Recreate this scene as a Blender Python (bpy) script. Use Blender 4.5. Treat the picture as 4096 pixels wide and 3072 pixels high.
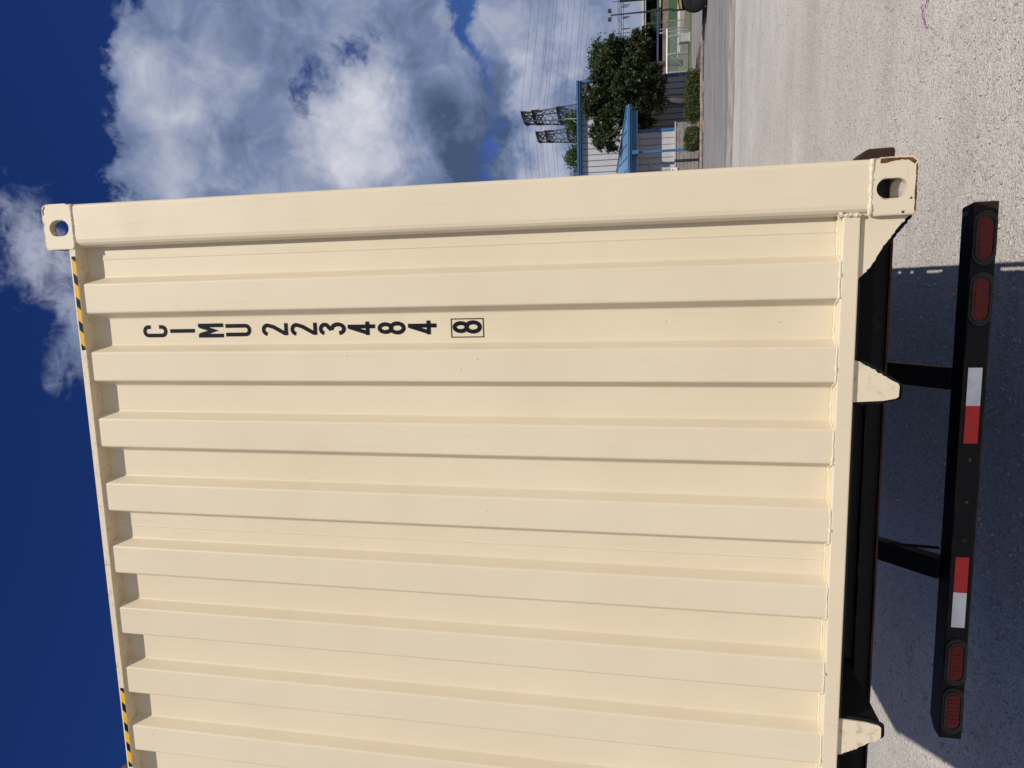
import bpy, bmesh, math, random
import numpy as np
from mathutils import Vector, Matrix

for o in list(bpy.data.objects):
    bpy.data.objects.remove(o, do_unlink=True)
SC = bpy.context.scene
COL = SC.collection
R = math.radians
random.seed(7)
RNG = np.random.default_rng(11)

ZB = 1.12                      # height of the container's underside above the ground

# ------------------------------------------------------------------ camera
YAW, PITCH, ROLL = -0.1443, 0.1995, 0.0030
cam_d = bpy.data.cameras.new('camera')
cam = bpy.data.objects.new('camera', cam_d)
COL.objects.link(cam)
fw = Vector((math.sin(YAW)*math.cos(PITCH), math.cos(YAW)*math.cos(PITCH), math.sin(PITCH)))
rt = Vector((math.cos(YAW), -math.sin(YAW), 0))
up = rt.cross(fw)
rt2 = rt*math.cos(ROLL) + up*math.sin(ROLL)
up2 = -rt*math.sin(ROLL) + up*math.cos(ROLL)
# the phone was held turned by 90 degrees: the picture's right is the world's down
cx, cy, cz = -up2, rt2, -fw
M = Matrix((cx, cy, cz)).transposed().to_4x4()
M.translation = Vector((-0.3293, -2.1993, 0.7265 + ZB))
cam.matrix_world = M
cam_d.sensor_fit = 'HORIZONTAL'
cam_d.sensor_width = 36.0
cam_d.lens = 36.0*2786.2/4096.0
cam_d.clip_start = 0.05
cam_d.clip_end = 9000
SC.camera = cam

# ------------------------------------------------------------------ world, sun, exposure
SUN = Vector((0.345, -0.80, 1.0)).normalized()
SUN_EL = math.asin(SUN.z)
SUN_AZ = math.atan2(SUN.x, SUN.y)

SC.view_settings.view_transform = 'Standard'
SC.view_settings.look = 'None'
SC.view_settings.exposure = 0.0
SC.view_settings.gamma = 1.0
SC.view_settings.use_curve_mapping = False
SC.render.film_transparent = False
SC.cycles.use_denoising = True
SC.cycles.max_bounces = 6
SC.cycles.diffuse_bounces = 4
SC.cycles.glossy_bounces = 3
SC.cycles.transparent_max_bounces = 4
SC.cycles.sample_clamp_indirect = 6.0


class G:
    """tiny expression helper for shader node trees"""
    def __init__(self, tree):
        self.t = tree
        self.n = tree.nodes
        self.l = tree.links

    def link(self, v, sock):
        if isinstance(v, bpy.types.NodeSocket):
            self.l.new(v, sock)
        else:
            sock.default_value = v

    def m(self, op, a, b=None, c=None, clamp=False):
        n = self.n.new('ShaderNodeMath')
        n.operation = op
        n.use_clamp = clamp
        for i, v in enumerate((a, b, c)):
            if v is not None:
                self.link(v, n.inputs[i])
        return n.outputs[0]

    def vm(self, op, a, b=None, scale=None):
        n = self.n.new('ShaderNodeVectorMath')
        n.operation = op
        self.link(a, n.inputs[0])
        if b is not None:
            self.link(b, n.inputs[1])
        if scale is not None:
            self.link(scale, n.inputs['Scale'])
        return n.outputs[0]

    def noise(self, vec, scale, detail=4, rough=0.55, dist=0.0):
        n = self.n.new('ShaderNodeTexNoise')
        self.link(vec, n.inputs['Vector'])
        n.inputs['Scale'].default_value = scale
        n.inputs['Detail'].default_value = detail
        n.inputs['Roughness'].default_value = rough
        n.inputs['Distortion'].default_value = dist
        return n.outputs['Fac']

    def voro(self, vec, scale, feature='F1', out='Distance', rand=1.0):
        n = self.n.new('ShaderNodeTexVoronoi')
        n.feature = feature
        self.link(vec, n.inputs['Vector'])
        n.inputs['Scale'].default_value = scale
        n.inputs['Randomness'].default_value = rand
        return n.outputs[out]

    def step(self, v, lo, hi, a=0.0, b=1.0):
        n = self.n.new('ShaderNodeMapRange')
        n.interpolation_type = 'SMOOTHSTEP'
        self.link(v, n.inputs['Value'])
        n.inputs['From Min'].default_value = lo
        n.inputs['From Max'].default_value = hi
        n.inputs['To Min'].default_value = a
        n.inputs['To Max'].default_value = b
        return n.outputs[0]

    def mix(self, f, a, b, mode='MIX'):
        n = self.n.new('ShaderNodeMix')
        n.data_type = 'RGBA'
        n.blend_type = mode
        self.link(f, n.inputs[0])
        for v, i in ((a, 6), (b, 7)):
            if isinstance(v, tuple) and len(v) == 3:
                v = (*v, 1)
            self.link(v, n.inputs[i])
        return n.outputs[2]

    def sep(self, vec):
        n = self.n.new('ShaderNodeSeparateXYZ')
        self.link(vec, n.inputs[0])
        return n.outputs

    def comb(self, x, y, z):
        n = self.n.new('ShaderNodeCombineXYZ')
        for i, v in enumerate((x, y, z)):
            self.link(v, n.inputs[i])
        return n.outputs[0]


def make_world():
    w = bpy.data.worlds.new('World')
    SC.world = w
    w.use_nodes = True
    g = G(w.node_tree)
    g.n.clear()
    out = g.n.new('ShaderNodeOutputWorld')
    bg = g.n.new('ShaderNodeBackground')
    bg.inputs['Strength'].default_value = 0.1
    g.l.new(bg.outputs[0], out.inputs[0])
    sky = g.n.new('ShaderNodeTexSky')
    sky.sky_type = 'NISHITA'
    sky.sun_disc = False
    sky.sun_elevation = SUN_EL
    sky.sun_rotation = SUN_AZ
    sky.altitude = 600
    sky.air_density = 0.8
    sky.dust_density = 0.35
    sky.ozone_density = 3.5
    hs = g.n.new('ShaderNodeHueSaturation')
    hs.inputs['Hue'].default_value = 0.522
    hs.inputs['Saturation'].default_value = 1.28
    hs.inputs['Value'].default_value = 0.66
    g.l.new(sky.outputs[0], hs.inputs['Color'])
    skyc = hs.outputs[0]
    tc = g.n.new('ShaderNodeTexCoord').outputs['Generated']
    x, y, z = g.sep(tc)
    deg = 57.29578
    az0 = g.m('MULTIPLY', g.m('ARCTAN2', x, y), deg)
    el0 = g.m('MULTIPLY', g.m('ARCSINE', z), deg)
    nA = g.noise(tc, 9.0, 9, 0.60)
    nB = g.noise(g.vm('ADD', tc, (3.1, 1.7, 5.2)), 9.0, 9, 0.60)
    nC = g.noise(g.vm('ADD', tc, (7.7, 4.1, 0.6)), 3.1, 6, 0.52, 0.3)
    az = g.m('ADD', az0, g.m('MULTIPLY', g.m('SUBTRACT', nA, 0.5), 11.0))
    el = g.m('ADD', el0, g.m('MULTIPLY', g.m('SUBTRACT', nB, 0.5), 9.0))

    def ell(a0, e0, ra, re, A=az, E=el):
        da = g.m('DIVIDE', g.m('SUBTRACT', A, a0), ra)
        de = g.m('DIVIDE', g.m('SUBTRACT', E, e0), re)
        r2 = g.m('ADD', g.m('MULTIPLY', da, da), g.m('MULTIPLY', de, de))
        return g.m('SUBTRACT', 1.0, g.m('SQRT', r2))
    # cumulus banks, by the direction in which they stand
    banks = [(11.5, 25.8, 19.0, 14.2), (31, 22, 14, 8), 
             (14, 8.8, 14.0, 4.3), (34, 9, 14, 4), (19, 4.2, 9, 3.0), (24, 1.0, 24, 2.6), (-24, 16, 16, 6), (-40, 8, 18, 5)]
    F = None
    for b in banks:
        v = ell(*b)
        sc = min(b[2], b[3])/12.0
        v = g.m('MULTIPLY', v, max(0.30, sc))
        F = v if F is None else g.m('MAXIMUM', F, v)
    # the rest of the sky: scattered cumulus, its cover raised to whiten the ambient light
    far = g.m('MULTIPLY', g.m('SUBTRACT', nC, 0.50), 2.4)
    # keep the open blue overhead that the sky shows above the container
    openb = g.step(ell(-12, 56, 62, 24, az0, el0), 0.0, 0.20)
    far = g.m('SUBTRACT', far, g.m('MULTIPLY', openb, 1.2))
    F = g.m('MAXIMUM', F, far)
    torn = g.noise(g.vm('ADD', tc, (2.4, 6.6, 1.1)), 34.0, 6, 0.62, 0.5)
    F = g.m('ADD', F, g.m('MULTIPLY', g.m('SUBTRACT', torn, 0.5), 0.26))
    dens = g.step(F, -0.02, 0.085)
    for gp in ((17.2, 25.8, 3.4, 2.2), (19.4, 22.6, 1.8, 2.8), (10.6, 11.9, 3.6, 1.1), (21.3, 13.0, 2.8, 1.3)):
        hole = g.m('ADD', ell(*gp), g.m('MULTIPLY', g.m('SUBTRACT', torn, 0.55), 2.4))
        dens = g.m('MULTIPLY', dens, g.m('SUBTRACT', 1.0, g.m('MULTIPLY', g.step(hole, 0.0, 0.9), 0.92)))
    horizon = g.step(el0, -0.5, 1.5)
    dens = g.m('MULTIPLY', dens, horizon)
    # thin torn cloud above the box
    w1 = g.m('MAXIMUM', ell(4.3, 45.0, 7.0, 2.9), ell(-2.0, 43.0, 6.5, 2.0))
    w1 = g.m('ADD', g.m('MULTIPLY', w1, 0.45), g.m('MULTIPLY', g.m('SUBTRACT', torn, 0.5), 0.75))
    dens = g.m('MAXIMUM', dens, g.m('MULTIPLY', g.step(w1, -0.02, 0.42), 0.85))
    # relief of the cloud: fine billows, and a bright and a shaded flank
    fine = g.noise(g.vm('ADD', tc, (1.3, 8.2, 2.2)), 15.0, 9, 0.62, 0.5)
    soft = g.noise(g.vm('ADD', tc, (5.3, 2.2, 9.1)), 5.0, 5, 0.50)
    L = g.m('ADD', 0.40, g.m('MULTIPLY', g.m('SUBTRACT', fine, 0.5), 1.05))
    L = g.m('ADD', L, g.m('MULTIPLY', g.m('SUBTRACT', soft, 0.5), 0.9))
    for (a0, e0, ra, re, k) in ((12.8, 22.3, 6.4, 5.2, 0.50), (17, 35.0, 6, 4.0, 0.20), (11.5, 35.5, 6, 4.5, 0.24),
                                (10.5, 13.6, 12, 4.6, -0.34), (19, 17.5, 7, 4.0, -0.20), (14, 29, 8, 4.5, -0.12),
                                (13.5, 9.2, 9, 2.6, 0.34), (17.5, 5.5, 5, 1.8, 0.2), (4, 45, 9, 4, 0.15)):
        L = g.m('ADD', L, g.m('MULTIPLY', g.step(ell(a0, e0, ra, re), 0.0, 0.75), k))
    ramp = g.n.new('ShaderNodeValToRGB')
    cr = ramp.color_ramp
    cr.elements[0].position = 0.0
    cr.elements[0].color = (0.060, 0.095, 0.175, 1)
    cr.elements[1].position = 1.0
    cr.elements[1].color = (0.66, 0.67, 0.74, 1)
    e = cr.elements.new(0.35)
    e.color = (0.19, 0.245, 0.39, 1)
    e = cr.elements.new(0.65)
    e.color = (0.40, 0.435, 0.555, 1)
    g.link(L, ramp.inputs[0])
    cl = g.vm('SCALE', ramp.outputs[0], scale=10.0)
    thin = g.m('MULTIPLY', dens, 0.97)
    g.l.new(g.mix(thin, skyc, cl), bg.inputs['Color'])
    w.cycles.sampling_method = 'MANUAL'
    w.cycles.sample_map_resolution = 512


make_world()
sun_d = bpy.data.lights.new('sun', 'SUN')
sun_d.energy = 4.0
sun_d.angle = R(0.53)
sun_d.color = (1.0, 0.945, 0.86)
sun = bpy.data.objects.new('sun', sun_d)
COL.objects.link(sun)
sun.rotation_euler = SUN.to_track_quat('Z', 'Y').to_euler()
sun.location = (4, -8, 12)

# ------------------------------------------------------------------ materials
MATS = {}


def newmat(name):
    m = bpy.data.materials.new(name)
    m.use_nodes = True
    g = G(m.node_tree)
    b = g.n['Principled BSDF']
    MATS[name] = m
    return m, g, b


def geo_pos(g):
    return g.n.new('ShaderNodeNewGeometry').outputs['Position']


def obj_pos(g):
    return g.n.new('ShaderNodeTexCoord').outputs['Object']


def bump(g, b, h, strength=0.3, dist=0.01):
    n = g.n.new('ShaderNodeBump')
    n.inputs['Strength'].default_value = strength
    n.inputs['Distance'].default_value = dist
    g.link(h, n.inputs['Height'])
    g.l.new(n.outputs[0], b.inputs['Normal'])


def simple(name, col, rough=0.6, metal=0.0, var=0.12, scale=6.0, bmp=0.0, bscale=40.0, spec=0.5, coat=0.0, world=True):
    m, g, b = newmat(name)
    p = geo_pos(g) if world else obj_pos(g)
    n = g.noise(p, scale, 5, 0.6)
    dark = tuple(c*(1-var) for c in col)
    lite = tuple(min(1, c*(1+var)) for c in col)
    g.l.new(g.mix(g.step(n, 0.3, 0.7), dark, lite), b.inputs['Base Color'])
    b.inputs['Roughness'].default_value = rough
    b.inputs['Metallic'].default_value = metal
    b.inputs['Specular IOR Level'].default_value = spec
    b.inputs['Coat Weight'].default_value = coat
    if bmp:
        bump(g, b, g.noise(p, bscale, 4, 0.6), bmp, 0.01)
    return m


def cream_mat(name, rust=False, dirt=0.0):
    m, g, b = newmat(name)
    p = geo_pos(g)
    x, y, z = g.sep(p)
    c0, c1 = (0.650, 0.558, 0.400), (0.680, 0.590, 0.428)
    n1 = g.noise(p, 1.7, 4, 0.5)
    col = g.mix(g.step(n1, 0.3, 0.7), c0, c1)
    # long faint run-down streaks
    sv = g.comb(g.m('MULTIPLY', x, 55.0), g.m('MULTIPLY', y, 55.0), g.m('MULTIPLY', z, 1.3))
    st = g.noise(sv, 1.0, 5, 0.6, 0.2)
    col = g.mix(g.m('MULTIPLY', g.step(st, 0.60, 0.78), 0.20), col, (0.48, 0.36, 0.21))
    # wandering water marks
    wv = g.comb(g.m('ADD', g.m('MULTIPLY', x, 26.0), g.m('MULTIPLY', g.noise(p, 4.0, 3), 2.2)), g.m('MULTIPLY', y, 20.0), g.m('MULTIPLY', z, 0.9))
    wm = g.noise(wv, 1.0, 2, 0.4)
    wl = g.m('SUBTRACT', 1.0, g.step(g.m('ABSOLUTE', g.m('SUBTRACT', wm, 0.56)), 0.0, 0.012))
    wmask = g.step(g.noise(p, 1.1, 2), 0.48, 0.60)
    col = g.mix(g.m('MULTIPLY', g.m('MULTIPLY', wl, wmask), 0.15), col, (0.52, 0.37, 0.19))
    # specks and nicks
    sp = g.voro(p, 17.0)
    spm = g.step(g.noise(p, 6.0, 2), 0.55, 0.66)
    spk = g.m('MULTIPLY', g.m('SUBTRACT', 1.0, g.step(sp, 0.030, 0.055)), spm)
    col = g.mix(g.m('MULTIPLY', spk, 0.6), col, (0.16, 0.12, 0.08))
    if dirt:
        dn = g.noise(p, 38.0, 6, 0.7)
        col = g.mix(g.m('MULTIPLY', g.step(dn, 0.52, 0.72), dirt), col, (0.20, 0.14, 0.085))
    rough = g.step(g.noise(p, 5.0, 4), 0.3, 0.7, 0.46, 0.58)
    if rust:
        bv = g.n.new('ShaderNodeBevel')
        bv.samples = 4
        bv.inputs['Radius'].default_value = 0.008
        nn = g.n.new('ShaderNodeNewGeometry').outputs['Normal']
        d = g.n.new('ShaderNodeVectorMath')
        d.operation = 'DOT_PRODUCT'
        g.l.new(bv.outputs[0], d.inputs[0])
        g.l.new(nn, d.inputs[1])
        edge = g.step(d.outputs['Value'], 0.998, 0.93)
        ps = g.comb(x, y, g.m('MULTIPLY', z, 0.55))
        rn = g.noise(ps, 16.0, 4, 0.6)
        rm = g.m('MULTIPLY', edge, g.step(rn, 0.52, 0.58))
        rs = g.m('MULTIPLY', g.step(g.noise(p, 95.0, 3, 0.6), 0.68, 0.72), g.step(g.noise(p, 20.0, 3), 0.52, 0.62))
        rm = g.m('MAXIMUM', rm, g.m('MULTIPLY', rs, 0.8))
        rc = g.mix(g.noise(p, 120.0, 3), (0.055, 0.018, 0.008), (0.24, 0.085, 0.02))
        halo = g.m('MULTIPLY', edge, g.step(rn, 0.49, 0.57))
        col = g.mix(g.m('MULTIPLY', halo, 0.5), col, (0.52, 0.30, 0.10))
        col = g.mix(rm, col, rc)
        rough = g.m('ADD', rough, g.m('MULTIPLY', rm, 0.4))
    g.l.new(col, b.inputs['Base Color'])
    g.link(rough, b.inputs['Roughness'])
    b.inputs['Specular IOR Level'].default_value = 0.26
    b.inputs['Coat Weight'].default_value = 0.22
    b.inputs['Coat Roughness'].default_value = 0.18
    h = g.m('ADD', g.m('MULTIPLY', g.noise(p, 2.6, 2), 3.0), g.m('MULTIPLY', g.noise(p, 240.0, 3), 0.05))
    bump(g, b, h, 0.32, 0.006)
    return m


cream_mat('cream')
cream_mat('cream_rust', rust=True)
cream_mat('cream_dirty', dirt=0.55)
simple('bare_rust', (0.115, 0.040, 0.013), 0.85, var=0.6, scale=70, bmp=0.4, bscale=200)
simple('weld', (0.70, 0.62, 0.45), 0.42, var=0.15, scale=60, bmp=0.5, bscale=160)
simple('stencil_black', (0.005, 0.006, 0.010), 0.6, var=0.2, scale=30, spec=0.12)
simple('hazard_yellow', (0.70, 0.37, 0.010), 0.5, var=0.06, spec=0.2)
simple('hazard_black', (0.006, 0.007, 0.011), 0.55, var=0.2, spec=0.12)


def black_steel(name, base, rustamt):
    m, g, b = newmat(name)
    p = geo_pos(g)
    n = g.noise(p, 7.0, 6, 0.65)
    col = g.mix(n, tuple(c*0.6 for c in base), tuple(c*1.5 for c in base))
    rn = g.noise(p, 11.0, 7, 0.7)
    col = g.mix(g.m('MULTIPLY', g.step(rn, 0.60-0.12*rustamt, 0.72), rustamt), col, (0.085, 0.030, 0.012))
    bv = g.n.new('ShaderNodeBevel')
    bv.samples = 3
    bv.inputs['Radius'].default_value = 0.006
    d = g.n.new('ShaderNodeVectorMath')
    d.operation = 'DOT_PRODUCT'
    g.l.new(bv.outputs[0], d.inputs[0])
    g.l.new(g.n.new('ShaderNodeNewGeometry').outputs['Normal'], d.inputs[1])
    edge = g.m('MULTIPLY', g.step(d.outputs['Value'], 0.99, 0.92), g.step(g.noise(p, 9.0, 3), 0.40, 0.58))
    col = g.mix(g.m('MULTIPLY', edge, 0.8), col, (0.16, 0.062, 0.024))
    g.l.new(col, b.inputs['Base Color'])
    b.inputs['Roughness'].default_value = 0.62
    b.inputs['Specular IOR Level'].default_value = 0.18
    bump(g, b, g.noise(p, 70.0, 4), 0.25, 0.004)


black_steel('black_paint', (0.0075, 0.0075, 0.009), 0.22)
black_steel('rusty_brown', (0.030, 0.017, 0.013), 0.75)


simple('grime', (0.085, 0.068, 0.050), 0.9, var=0.4, scale=30, bmp=0.3, bscale=90)


def tar_mat():
    m, g, b = newmat('black_tar')
    p = geo_pos(g)
    x, y, z = g.sep(p)
    fv = g.comb(g.m('MULTIPLY', x, 60.0), g.m('MULTIPLY', y, 22.0), g.m('MULTIPLY', z, 130.0))
    f = g.noise(fv, 1.0, 5, 0.7, 0.6)
    g.l.new(g.mix(g.step(f, 0.55, 0.80), (0.006, 0.006, 0.007), (0.028, 0.026, 0.024)), b.inputs['Base Color'])
    b.inputs['Roughness'].default_value = 0.8
    b.inputs['Specular IOR Level'].default_value = 0.2
    bump(g, b, f, 0.6, 0.004)


tar_mat()
simple('rubber', (0.013, 0.013, 0.014), 0.75, var=0.3, scale=20, spec=0.25)
simple('grommet_rubber', (0.034, 0.031, 0.027), 0.75, var=0.3, scale=40, bmp=0.2, bscale=150, spec=0.3)
simple('red_tape', (0.60, 0.006, 0.012), 0.35, var=0.10, scale=30)
simple('white_tape', (0.82, 0.85, 0.84), 0.35, var=0.10, scale=18)


def lens_mat():
    m, g, b = newmat('red_lens')
    p = geo_pos(g)
    v = g.voro(p, 90.0)
    g.l.new(g.mix(g.step(v, 0.1, 0.6), (0.19, 0.0015, 0.005), (0.12, 0.001, 0.003)), b.inputs['Base Color'])
    b.inputs['Roughness'].default_value = 0.16
    b.inputs['Specular IOR Level'].default_value = 0.30
    bump(g, b, v, 0.10, 0.002)


lens_mat()


def gravel_mat():
    m, g, b = newmat('gravel')
    p = geo_pos(g)
    v1 = g.voro(p, 55.0)
    v2 = g.voro(p, 140.0)
    c1 = g.voro(p, 55.0, out='Color')
    big = g.noise(p, 0.35, 5, 0.55)
    med = g.noise(p, 2.2, 5, 0.6)
    x, y, z = g.sep(p)
    tr = g.noise(g.comb(g.m('MULTIPLY', x, 0.10), g.m('MULTIPLY', y, 1.1), 0.0), 1.0, 5, 0.6, 0.5)
    col = g.mix(g.step(big, 0.35, 0.65), (0.468, 0.433, 0.394), (0.575, 0.534, 0.486))
    col = g.mix(g.m('MULTIPLY', g.step(tr, 0.48, 0.68), 0.48), col, (0.365, 0.332, 0.300))
    col = g.mix(g.m('MULTIPLY', g.step(med, 0.50, 0.70), 0.45), col, (0.385, 0.345, 0.305))
    cs = g.sep(c1)
    col = g.mix(g.m('MULTIPLY', g.step(cs[0], 0.55, 1.0), 0.45), col, (0.65, 0.615, 0.575))
    col = g.mix(g.m('MULTIPLY', g.step(cs[1], 0.72, 1.0), 0.55), col, (0.27, 0.245, 0.23))
    g.l.new(col, b.inputs['Base Color'])
    b.inputs['Roughness'].default_value = 0.92
    b.inputs['Specular IOR Level'].default_value = 0.2
    h = g.m('ADD', g.m('MULTIPLY', g.m('SUBTRACT', 1.0, g.step(v1, 0.0, 0.7)), 1.0), g.m('MULTIPLY', g.m('SUBTRACT', 1.0, v2), 0.45))
    h = g.m('ADD', h, g.m('MULTIPLY', g.noise(p, 11.0, 7, 0.68), 3.4))
    h = g.m('ADD', h, g.m('MULTIPLY', g.noise(p, 1.2, 3), 2.5))
    bump(g, b, h, 0.52, 0.013)


gravel_mat()
simple('stone', (0.44, 0.405, 0.37), 0.9, var=0.30, scale=37.0, spec=0.2)


def asphalt_mat():
    m, g, b = newmat('asphalt')
    p = geo_pos(g)
    x, y, z = g.sep(p)
    s = g.noise(g.comb(g.m('MULTIPLY', x, 0.35), g.m('MULTIPLY', y, 1.6), 0.0), 1.0, 8, 0.68, 0.9)
    n = g.noise(p, 3.0, 6, 0.65)
    col = g.mix(g.step(s, 0.35, 0.66), (0.285, 0.270, 0.262), (0.190, 0.178, 0.173))
    col = g.mix(g.m('MULTIPLY', g.step(n, 0.5, 0.75), 0.4), col, (0.35, 0.33, 0.315))
    g.l.new(col, b.inputs['Base Color'])
    b.inputs['Roughness'].default_value = 0.9
    b.inputs['Specular IOR Level'].default_value = 0.25
    bump(g, b, g.noise(p, 60.0, 4), 0.4, 0.01)


asphalt_mat()
simple('brown_dirt', (0.33, 0.285, 0.25), 0.95, var=0.25, scale=1.6, bmp=0.6, bscale=22)
simple('pale_paving', (0.30, 0.245, 0.215), 0.9, var=0.1, scale=1.0)
simple('kerb_concrete', (0.55, 0.53, 0.50), 0.85, var=0.15, scale=2.0)
simple('lawn', (0.035, 0.085, 0.014), 0.9, var=0.35, scale=1.5, bmp=0.4, bscale=8)
simple('verge_grass', (0.085, 0.125, 0.020), 0.9, var=0.4, scale=2.5, bmp=0.5, bscale=15)
simple('dry_grass', (0.13, 0.135, 0.075), 0.95, var=0.4, scale=1.2, bmp=0.5, bscale=12)
simple('mulch', (0.10, 0.062, 0.040), 0.95, var=0.4, scale=14, bmp=0.6, bscale=40)


def leaf_mat(name, c1, c2):
    m, g, b = newmat(name)
    p = geo_pos(g)
    n = g.noise(p, 4.0, 4, 0.6)
    n2 = g.noise(p, 31.0, 2)
    col = g.mix(g.step(n, 0.3, 0.7), c1, c2)
    col = g.mix(g.m('MULTIPLY', g.step(n2, 0.55, 0.75), 0.5), col, tuple(min(1, c*1.9) for c in c2))
    g.l.new(col, b.inputs['Base Color'])
    b.inputs['Roughness'].default_value = 0.55
    b.inputs['Specular IOR Level'].default_value = 0.3


leaf_mat('leaf_dark', (0.019, 0.029, 0.008), (0.040, 0.054, 0.015))
leaf_mat('leaf_mid', (0.026, 0.052, 0.010), (0.045, 0.078, 0.016))
leaf_mat('leaf_hedge', (0.034, 0.055, 0.010), (0.075, 0.090, 0.018))
simple('bark', (0.075, 0.060, 0.048), 0.9, var=0.3, scale=12, bmp=0.6, bscale=30)
simple('wall_metal', (0.47, 0.465, 0.46), 0.5, var=0.04, scale=2.0)
simple('rib_metal', (0.27, 0.265, 0.27), 0.5, var=0.04, scale=2.0)
simple('blue_paint', (0.036, 0.125, 0.265), 0.40, var=0.10, scale=2.0)
simple('blue_roof', (0.095, 0.225, 0.39), 0.42, var=0.08, scale=2.0)
simple('concrete_block', (0.265, 0.240, 0.215), 0.9, var=0.22, scale=4.0, bmp=0.4, bscale=30)
simple('mortar', (0.22, 0.20, 0.185), 0.95, var=0.2)
simple('cap_trim', (0.42, 0.40, 0.39), 0.6, var=0.08)
simple('timber', (0.24, 0.195, 0.165), 0.9, var=0.35, scale=5.0, bmp=0.5, bscale=25)
simple('cut_wood', (0.42, 0.25, 0.12), 0.8, var=0.25, scale=8)
simple('white_paint', (0.74, 0.74, 0.72), 0.5, var=0.06)
simple('sign_blue', (0.20, 0.26, 0.55), 0.5, var=0.1)
simple('galvanised', (0.34, 0.35, 0.34), 0.45, metal=0.4, var=0.12, scale=8)
simple('box_grey', (0.36, 0.37, 0.39), 0.5, var=0.06)
simple('dark_steel', (0.030, 0.032, 0.036), 0.6, var=0.2)
simple('lattice_steel', (0.045, 0.047, 0.055), 0.6, var=0.2, scale=1)
simple('wire', (0.06, 0.065, 0.075), 0.6, var=0.1)
simple('insulator', (0.09, 0.05, 0.04), 0.4, var=0.1)
simple('machine_yellow', (0.40, 0.24, 0.02), 0.45, var=0.10, scale=4)
simple('machine_black', (0.010, 0.010, 0.012), 0.55, var=0.2)
simple('shed_roof', (0.52, 0.50, 0.46), 0.7, var=0.10, scale=0.6)
simple('shed_dark', (0.035, 0.038, 0.045), 0.8, var=0.3, scale=0.5)
simple('brick_wall', (0.20, 0.150, 0.125), 0.9, var=0.3, scale=1.2, bmp=0.4, bscale=6)
simple('navy_rail', (0.045, 0.060, 0.12), 0.5, var=0.1)
simple('truck_green', (0.30, 0.33, 0.10), 0.5, var=0.35, scale=2.5)
simple('dark_glass', (0.02, 0.025, 0.03), 0.12, var=0.1)
simple('purple_string', (0.24, 0.05, 0.25), 0.7, var=0.2)
simple('rim_steel', (0.35, 0.35, 0.34), 0.45, metal=0.3, var=0.15)

# ------------------------------------------------------------------ mesh helpers


def wloc(o):
    v = Vector((0, 0, 0))
    while o is not None:
        v += o.location
        o = o.parent
    return v


def tag(o, label=None, cat=None, group=None, kind=None):
    if label:
        o['label'] = label
    if cat:
        o['category'] = cat
    if group:
        o['group'] = group
    if kind:
        o['kind'] = kind
    return o


def empty(name, loc, label, cat, group=None):
    o = bpy.data.objects.new(name, None)
    o.empty_display_size = 0.2
    o.location = loc
    COL.objects.link(o)
    return tag(o, label, cat, group)


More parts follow.
